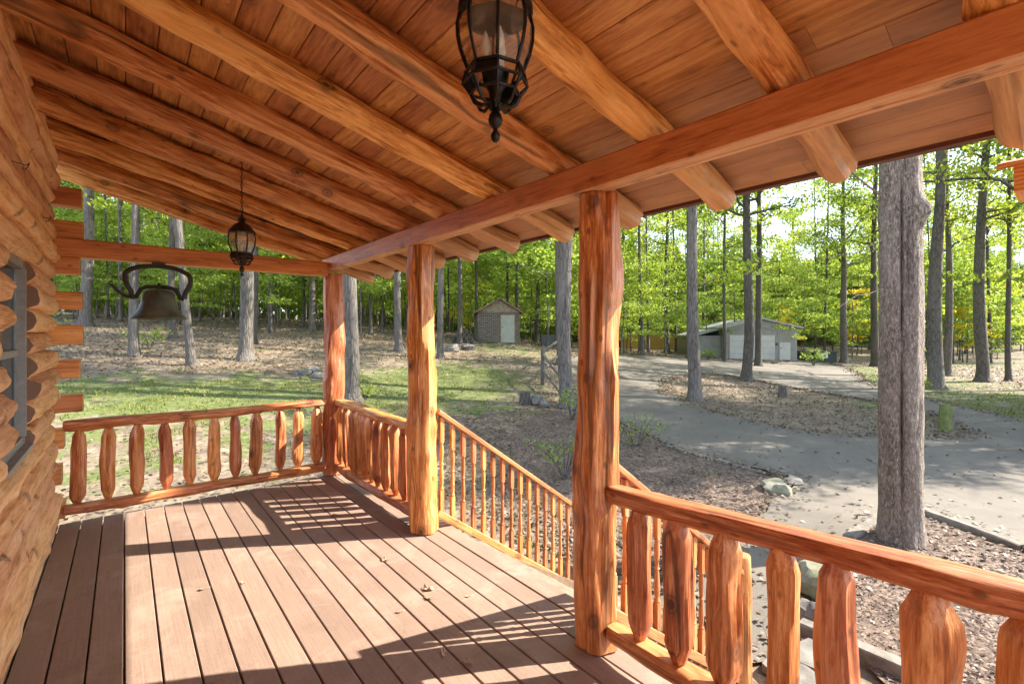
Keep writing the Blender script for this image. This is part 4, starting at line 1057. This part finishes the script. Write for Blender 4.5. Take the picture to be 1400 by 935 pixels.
for k, (x, y, H, cs) in enumerate([(30, -2.6, 25, .7), (40, -7, 26, .8), (38, -3.2, 27, .75), (18.5, -.9, 13, .62), (21.5, -2.5, 13, .6), (25, -4.4, 14, .6), (16.2, .55, 12.5, .62), (28, -5.9, 14, .62)]):
    put_tree('c', (k * 2 + 1) % 5, x, y, 'tall tree right of the picture shading the drive', 'trees right of the picture', d=.4, H=H, crown_s=cs)
# far-off woods: one mass
g = np.random.default_rng(3); n = 130000
Zd = g.uniform(66, 100, n); a = g.uniform(-1.25, 1.25, n); p = np.outer(Zd, FW[:2]) + (Zd * a)[:, None] * np.array(RT[:2])
cellh = np.array([noise.noise(Vector((q * 17, 0, 0))) * 4 + noise.noise(Vector((q * 47, 5, 0))) * 3 for q in a])
top = np.where(a > .28, 13, 17) + cellh
hgt = g.random(n) ** .8 * top
P = np.stack([p[:, 0], p[:, 1], gz(p[:, 0], p[:, 1]) + hgt], 1)
L = g.uniform(.6, 1.25, n)
v, f = quads(P, g.uniform(0, 6.28, n), g.uniform(-1.3, 1.3, n), g.normal(0, .8, n), L, L * .65)
o = mesh_obj('distant_woods', np_mesh('distant_woods', v, f), M_leafl); tag(o, kind='stuff')

# low plants -------------------------------------------------------------
def shrub(u, v, H, Rr, nst, label, seed, mat=M_leafl, leaf=.07, per=26, name='shrub'):
    p = at(u, v); t = thing(name, label, 'shrub', p, None); rr = random.Random(seed); mb = MB(); cl = []
    for k in range(nst):
        az = rr.uniform(0, 6.28); e = Vector((math.cos(az) * Rr * rr.uniform(.3, 1), math.sin(az) * Rr * rr.uniform(.3, 1), H * rr.uniform(.55, 1)))
        mid = e * .5 + Vector((0, 0, H * .12)); mb.tube([(p.x, p.y, p.z - .05), tuple(Vector(p) + mid), tuple(Vector(p) + e)], [.012, .009, .004], 5)
        for q in (.55, .75, .95): cl.append((tuple(e * q + Vector((rr.gauss(0, .1), rr.gauss(0, .1), .04))), rr.uniform(.14, .24)))
    mb.build('stem', M_barkd, t)
    Pv, f = leaf_cloud(cl, per / .04, leaf, seed, flat=.7); mesh_obj('foliage', np_mesh('foliage', Pv, f), mat, Matrix.Translation(p), t)
shrub(772, 655, .9, .7, 9, 'sparse green shrub left of the nearest post, beyond the stair railing', 1, per=9)
shrub(870, 612, .8, .75, 9, 'sparse spreading shrub on the mulch right of the nearest post', 2, per=7)
shrub(782, 575, 1.0, .5, 8, 'bushy weeds at the foot of the trunk left of the nearest post', 3, per=12)
shrub(1112, 500, 1.3, 1.2, 16, 'pale green bush beside the garage corner', 4, M_leafl, .12, 12)
shrub(968, 492, .9, .8, 10, 'low green bush against the garage side wall', 5, M_leafl, .12, 10)
shrub(500, 546, .5, .3, 6, 'small weed clump at the foot of the thick pale trunk', 6, per=10)
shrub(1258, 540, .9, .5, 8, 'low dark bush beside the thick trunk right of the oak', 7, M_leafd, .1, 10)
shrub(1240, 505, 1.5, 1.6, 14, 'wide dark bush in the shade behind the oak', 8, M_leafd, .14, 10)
shrub(75, 470, 1.2, .9, 10, 'leafy bush showing between the cabin log ends', 9, M_leafl, .12, 10)
shrub(205, 478, 1.0, .8, 10, 'low leafy bush under the bell', 10, M_leafl, .1, 8)

# rocks, stumps, posts, edging ------------------------------------------------
def rock(p, sx, sy, sz, seed, label, mat=M_stone, rz=0, group=None, name='boulder'):
    mb = MB(); n, k = 11, 8; off = Vector((seed * 3.1, seed * 1.7, 0)); vs = []
    for i in range(k):
        th = math.pi * i / (k - 1)
        for j in range(n):
            a = 2 * math.pi * j / n; d = Vector((math.sin(th) * math.cos(a), math.sin(th) * math.sin(a), math.cos(th)))
            q = 1 + .42 * noise.noise(d * 1.5 + off) + .22 * noise.noise(d * 3.2 - off)
            d = Vector([math.copysign(abs(c) ** .75, c) for c in d])
            vs.append((d.x * q * sx, d.y * q * sy, d.z * q * sz))
    mb.add(vs, [(i * n + j, (i + 1) * n + j, (i + 1) * n + (j + 1) % n, i * n + (j + 1) % n) for i in range(k - 1) for j in range(n)])
    o = mesh_obj(name, mb.mesh(name, 18), mat, Matrix.Translation(p) @ Matrix.Rotation(rz, 4, 'Z')); tag(o, label, 'rock', group); return o
def up(p, h): return Vector((p.x, p.y, p.z + h))
rock(up(at(1118, 812), .14), .26, .20, .17, 1, 'largest pale boulder with moss seen between the near balusters', M_stonem, .4)
rock(up(at(1108, 850), .07), .15, .12, .11, 2, 'smaller angular rock in front of the mossy boulder', M_stone, 1.2)
rock(up(at(1062, 672), .05), .34, .22, .12, 3, 'flat mossy rock at the driveway end of the mulch bed', M_stonem, .7)
rock(up(at(1086, 662), .03), .20, .14, .08, 4, 'small flat rock at the corner of the mulch bed and the drive', M_stone, .2)
rock(up(at(733, 552), .1), .22, .2, .17, 5, 'pale rock beside the dark stump left of the nearest post', M_stone)
rock(up(at(744, 556), .08), .18, .16, .12, 6, 'rounded rock right of the pale rock by the stump', M_stone, .6)
rock(up(at(1250, 985), .05), .2, .16, .1, 7, 'rock at the near end of the timber edging', M_stone, .3)
rock(up(at(640, 478), .1), .4, .3, .22, 8, 'low grey rock near the woodpile', M_stone)
rock(up(at(618, 480), .1), .35, .3, .2, 9, 'low grey rock left of the woodpile', M_stone)
rr = random.Random(4)
for k, (u, v) in enumerate([(415, 512), (428, 508), (436, 516)]):
    rock(up(at(u, v), .06), .26, .2, .12, 20 + k, 'pale rock in the small rock heap left of the far corner post', M_stone, k, 'rock heap left of the far corner post')
# flagstones
for k, (u, v, lab) in enumerate([(1120, 905, 'flat flagstone between the rocks and the timber edging'), (1085, 935, 'flat flagstone below the mossy boulder at the path')]):
    p = at(u, v); mb = MB(); pts = [(.26 * math.cos(a) * random.uniform(.8, 1.1), .2 * math.sin(a) * random.uniform(.8, 1.1)) for a in np.linspace(0, 5.5, 7)]
    mb.prism(pts, 'z', .02, .085); o = mesh_obj('flagstone', mb.mesh('flagstone'), M_stone, Matrix.Translation(p) @ Matrix.Rotation(k, 4, 'Z')); tag(o, lab, 'flagstone')
def timber(a, b, w, h, label, dz=0):
    a, b = Vector(a), Vector(b); L = (b - a).length; mb = MB(); k = max(2, int(L / .25)); vs = []
    sec = [(-w / 2, 0), (w / 2, 0), (w / 2, h - .015), (w / 2 - .015, h), (-w / 2 + .015, h), (-w / 2, h - .015)]
    for i in range(k + 1):
        for j, (u, z_) in enumerate(sec): vs.append((L * i / k, u + .012 * noise.noise(Vector((i * .5 + a.x, j, a.y))), z_ + .012 * noise.noise(Vector((i * .4, j * .7, a.x)))))
    n = 6; mb.add(vs, [(i * n + j, (i + 1) * n + j, (i + 1) * n + (j + 1) % n, i * n + (j + 1) % n) for i in range(k) for j in range(n)] + [tuple(range(n)), tuple(k * n + j for j in range(n - 1, -1, -1))])
    d = (b - a).normalized(); M = Matrix.Translation(a + Vector((0, 0, dz))) @ d.to_track_quat('X', 'Z').to_matrix().to_4x4()
    o = mesh_obj('edging_timber', mb.mesh('edging_timber'), M_timber, M); tag(o, label, 'edging'); return o
timber(at(1095, 868), at(1420, 1010), .14, .16, 'grey timber edging below the mulch, behind the near balusters', -.02)
timber(at(1268, 708), at(1400, 757), .13, .13, 'pale timber edging between the oak and the drive', -.01)
timber(at(1403, 758), at(1560, 818), .13, .13, 'pale timber edging continuing right along the drive', -.01)
timber(at(1160, 742), at(1205, 712), .14, .10, 'short pale timber lying left of the oak foot', 0)
timber(at(905, 609), at(1050, 650), .10, .06, 'thin sunken timber edging along the drive side of the left mulch bed', -.01)
def stump(u, v, d, h, label, mat, name='tree_stump', cat='stump'):
    p = at(u, v); o = log(name, (p.x, p.y, p.z - .05), (p.x, p.y, p.z + h), d / 2 * 1.12, d / 2, mat, None, seed=int(u), n=18, step=.1, rough=.03, bend=.02, knots=2); tag(o, label, cat); return o
stump(1070, 543, .32, .50, 'short brown stump on the leaf covered island', M_bark)
stump(1293, 590, .27, .78, 'mossy green wooden post at the right tip of the island', M_moss, 'wooden_post', 'post')
stump(718, 552, .35, .35, 'dark stump beside the pale rocks', M_barkd)

# rail fence -----------------------------------------------------------------
fp = [at(742, 526), at(764, 500), at(768, 556)]
fence = thing('rail_fence', 'short rustic rail fence left of the paired trunks', 'fence', fp[0])
fh = [1.35, 1.3, 1.0]
for k, p in enumerate(fp): log('fence_post', (p.x, p.y, p.z - .1), (p.x, p.y, p.z + fh[k]), .085, .075, M_moss if k != 0 else M_bark2, fence, seed=k + 800, n=12, step=.15, rough=.015)
for a, b_, ha, hb in ((0, 1, 1.25, 1.2), (0, 1, .55, .5), (0, 2, .55, .4), (0, 2, 1.15, .9)):
    log('fence_rail', up(fp[a], ha), up(fp[b_], hb), .06, .05, M_bark2, fence, seed=a + b_ * 3 + int(ha * 10), n=10, step=.2, rough=.015)

# shed ------------------------------------------------------------------
sd = FW.copy(); yawS = -YAW + R(9)
shed = thing('garden_shed', 'small dark block shed with pitched roof and pale door', 'shed', SHED, None, yawS)
sw = depth(SHED) / F; SW, SH, SDp = 29 * sw * 1.0, 46 * sw, 2.9    # half width, wall height
def loc(parent, mb, name, mat, smooth=None): return mesh_obj(name, mb.mesh(name, smooth), mat, W[parent.name], parent)
mb = MB(); mb.box(-SW, SW, 0, SDp, -.3, SH * .92); loc(shed, mb, 'wall', M_brick)
ap = SH * .92 + 17 * sw
mb = MB(); mb.prism([(-SW, SH * .92 + .003), (SW, SH * .92 + .003), (0, ap)], 'y', -.02, SDp); loc(shed, mb, 'gable', M_shgable)
mb = MB()
for s_ in (-1, 1):
    e = SW * 1.16; ze = SH * .92 - .16 * (ap - SH * .92); pts = [(0, ap + .02), (s_ * e, ze + .02), (s_ * e, ze + .12), (0, ap + .12)]
    mb.prism(pts if s_ < 0 else pts[::-1], 'y', -.35, SDp + .25)
loc(shed, mb, 'roof', M_shroof)
dx = SW * .42
mb = MB(); mb.box(dx - 9 * sw, dx + 9 * sw, -.05, -.004, .03, 38 * sw); sdoor = loc(shed, mb, 'door', M_shdoor)
mb = MB(); mb.box(dx - 10.2 * sw, dx - 9.1 * sw, -.06, -.003, .0, 39.2 * sw); mb.box(dx + 9.1 * sw, dx + 10.2 * sw, -.06, -.003, 0, 39.2 * sw); mb.box(dx - 9.1 * sw, dx + 9.1 * sw, -.06, -.003, 38.1 * sw, 39.2 * sw); loc(shed, mb, 'door_frame', M_shgable)
mb = MB(); mb.lathe([(.03, 0), (.03, .05)], 10); o = mesh_obj('handle', mb.mesh('handle'), M_black, W[shed.name] @ Matrix.Translation((dx - 7.5 * sw, -.055, 1.0)) @ Matrix.Rotation(R(90), 4, 'X'), sdoor)
# woodpile and white pole by the shed
wp = at(642, 470); t = thing('woodpile', 'dark heap of stacked firewood left of the shed', 'woodpile', wp)
rr = random.Random(8)
for r_ in range(4):
    for c_ in range(6 - r_):
        q = wp + RT * ((c_ - 3 + r_ * .5) * .24 - .3) + Vector((0, 0, .12 + r_ * .2)) ; log('firewood', q, q + FW * .5, .11, .105, M_barkd if (r_ + c_) % 2 else M_bark, t, seed=r_ * 9 + c_, n=9, step=.25, rough=.02)
pp = at(656, 470); o = log('white_pole', up(pp, -.1), up(pp, 1.2) - RT * .1, .055, .05, M_bark2, None, seed=3, n=10, step=.3); tag(o, 'short pale pole leaning in front of the shed', 'pole')
# dark bin
dp = at(750, 474); t = thing('storage_bin', 'dark square bin behind the rail fence', 'bin', dp, None, -YAW)
mb = MB(); q = depth(dp) / F; mb.prism([(-9 * q, .02), (9 * q, .02), (10 * q, 15 * q), (-10 * q, 15 * q)], 'y', 0, 18 * q); loc(t, mb, 'body', M_darkbin)
mb = MB(); mb.box(-10.6 * q, 10.6 * q, -.03, 18.6 * q, 15.1 * q, 16.6 * q); loc(t, mb, 'lid', M_darkbin)

# garage --------------------------------------------------------------------
q = depth(GAR) / F; yawG = -YAW + R(-6)
gp_ = GAR
gar = thing('garage', 'grey sided garage with white double door and side door', 'garage', gp_, None, yawG)
gx0, gx1, gh = -46 * q, 47 * q, 44 * q; gd = 8.0
mb = MB(); mb.box(gx0, gx1, 0, gd, -.6, gh); 
for k in range(1, 30):
    xx = gx0 + (gx1 - gx0) * k / 30; mb.box(xx - .02, xx + .02, -.015, -.001, -.3, gh)
loc(gar, mb, 'wall', M_garage)
mb = MB(); apx = gh + 11 * q
mb.prism([(gx0, gh + .004), (gx1, gh + .004), ((gx0 + gx1) / 2, apx)], 'y', -.01, gd); loc(gar, mb, 'gable', M_garage)
mb = MB()
for s_ in (0, 1):
    c_ = (gx0 + gx1) / 2; e = gx1 + .35 if s_ else gx0 - .35; pts = [(c_, apx + .02), (e, gh - .1), (e, gh + .05), (c_, apx + .17)]
    mb.prism(pts[::-1] if s_ else pts, 'y', -.4, gd + .3)
loc(gar, mb, 'roof', M_groof)
mb = MB(); da, db, dh = -41 * q, 18 * q, 34 * q
for k in range(4): mb.box(da, db, -.06, -.022, dh * k / 4 + .01, dh * (k + 1) / 4 - .01)
gdr = loc(gar, mb, 'garage_door', M_gdoor)
mb = MB(); mb.box(24 * q, 38 * q, -.06, -.022, .01, 24 * q); sdr = loc(gar, mb, 'side_door', M_gdoor)
mb = MB(); mb.lathe([(.04, 0), (.04, .05)], 10); mesh_obj('handle', mb.mesh('handle'), M_black, W[gar.name] @ Matrix.Translation((26 * q, -.062, 1.0)) @ Matrix.Rotation(R(90), 4, 'X'), sdr)
mb = MB(); mb.box(19.5 * q, 21.5 * q, -.12, -.018, 20 * q, 23 * q); loc(gar, mb, 'wall_lamp', M_darkbin)
# lower annex at the left of the garage
mb = MB(); mb.box(gx0 - 38 * q, gx0 - .01, 1.2, gd - 1, -.6, 33 * q); loc(gar, mb, 'annex_wall', M_garage)
mb = MB(); mb.prism([(gx0 - 41 * q, 31 * q), (gx0 - .02, 42 * q), (gx0 - .02, 44.5 * q), (gx0 - 41 * q, 33.5 * q)], 'y', .9, gd - .8); loc(gar, mb, 'annex_roof', M_groof)

# ochre fence and green hut ------------------------------------------------
fa, fb = FW * 50 + RT * (50 * (848 - HU) / F), FW * 50 + RT * (50 * (946 - HU) / F)
ft = thing('board_fence', 'ochre yellow board fence beyond the drive left of the garage', 'fence', (fa.x, fa.y, G(fa.x, fa.y)))
dv = (fb - fa); nb = 46; mb = MB()
ux = dv.normalized(); Mf = Matrix.Translation((fa.x, fa.y, 0)) @ ux.to_track_quat('X', 'Z').to_matrix().to_4x4()
for k in range(nb):
    xx = dv.length * k / nb; pz = fa + ux * xx; g0 = G(pz.x, pz.y); mb.box(xx + .006, xx + dv.length / nb - .006, -.012, .012, g0 - .1, g0 + 1.75)
mesh_obj('boards', mb.mesh('boards'), M_ochre, Mf, ft)
mb = MB()
for h_ in (.4, 1.4): mb.box(0, dv.length, .014, .06, G(fa.x, fa.y) + h_, G(fa.x, fa.y) + h_ + .09)
mesh_obj('rail', mb.mesh('rail'), M_ochre, Mf, ft)
hp_ = at(1128, 495); ht = thing('green_hut', 'low dark green hut with a white vent box under the trees', 'hut', hp_, None, -YAW)
q = depth(hp_) / F
mb = MB(); mb.box(-12 * q, 16 * q, 0, 3, -.3, 13 * q); loc(ht, mb, 'wall', M_teal)
mb = MB(); mb.prism([(-14 * q, 13.1 * q), (18 * q, 13.1 * q), (16 * q, 15 * q), (-11 * q, 15 * q)], 'y', -.2, 3.2); loc(ht, mb, 'roof', M_shingle)
mb = MB(); mb.box(-9 * q, 0, -.35, -.01, 6 * q, 12.6 * q); vb = loc(ht, mb, 'vent_box', M_white)
mb = MB(); mb.box(-6.5 * q, -2.8 * q, -.37, -.352, 7.2 * q, 11.4 * q); mesh_obj('grille', mb.mesh('grille'), M_darkbin, W[ht.name], vb)

# ------------------------------------------------------------------ light, sky, camera
w = bpy.data.worlds.new('World'); sc.world = w; w.use_nodes = True; nt = w.node_tree
sky = nt.nodes.new('ShaderNodeTexSky'); sky.sky_type = 'NISHITA'; sky.sun_disc = False
EL = math.atan(.785); AZ = math.atan2(.869, -.495)
sky.sun_elevation = EL; sky.sun_rotation = AZ; sky.air_density = .9; sky.dust_density = .15; sky.ozone_density = 2.5
bg = nt.nodes['Background']; hs = nt.nodes.new('ShaderNodeHueSaturation'); hs.inputs['Saturation'].default_value = .62; nt.links.new(sky.outputs[0], hs.inputs['Color']); nt.links.new(hs.outputs[0], bg.inputs[0]); bg.inputs[1].default_value = .15
sl = bpy.data.lights.new('sun', 'SUN'); sl.energy = 3.9; sl.angle = R(.53); sl.color = (1, .92, .79)
so = bpy.data.objects.new('sun', sl); C.objects.link(so)
dvec = Vector((-.869 * math.cos(EL), .495 * math.cos(EL), -math.sin(EL))); so.rotation_euler = dvec.to_track_quat('-Z', 'Y').to_euler(); so.location = (20, -11, 20)

cam = bpy.data.cameras.new('camera'); co = bpy.data.objects.new('camera', cam); C.objects.link(co)
cam.sensor_width = 36; cam.lens = 36 * F / 1400; cam.shift_y = -(467.5 - HV) / 1400 * 1.0
co.location = CAM; co.rotation_euler = (R(90), 0, -YAW); cam.clip_start = .05; cam.clip_end = 2000
sc.camera = co
sc.view_settings.view_transform = 'Standard'; sc.view_settings.look = 'None'; sc.view_settings.gamma = 1; sc.view_settings.use_curve_mapping = False
sc.view_settings.exposure = 2.12
sc.render.engine = 'CYCLES'
cy = sc.cycles; cy.max_bounces = 8; cy.diffuse_bounces = 5; cy.glossy_bounces = 3; cy.transmission_bounces = 4; cy.transparent_max_bounces = 12; cy.caustics_reflective = False; cy.caustics_refractive = False
cy.sample_clamp_indirect = 6; cy.use_adaptive_sampling = True; cy.adaptive_threshold = .02
try:
    cy.use_denoising = True; cy.denoiser = 'OPENIMAGEDENOISE'
except Exception: pass
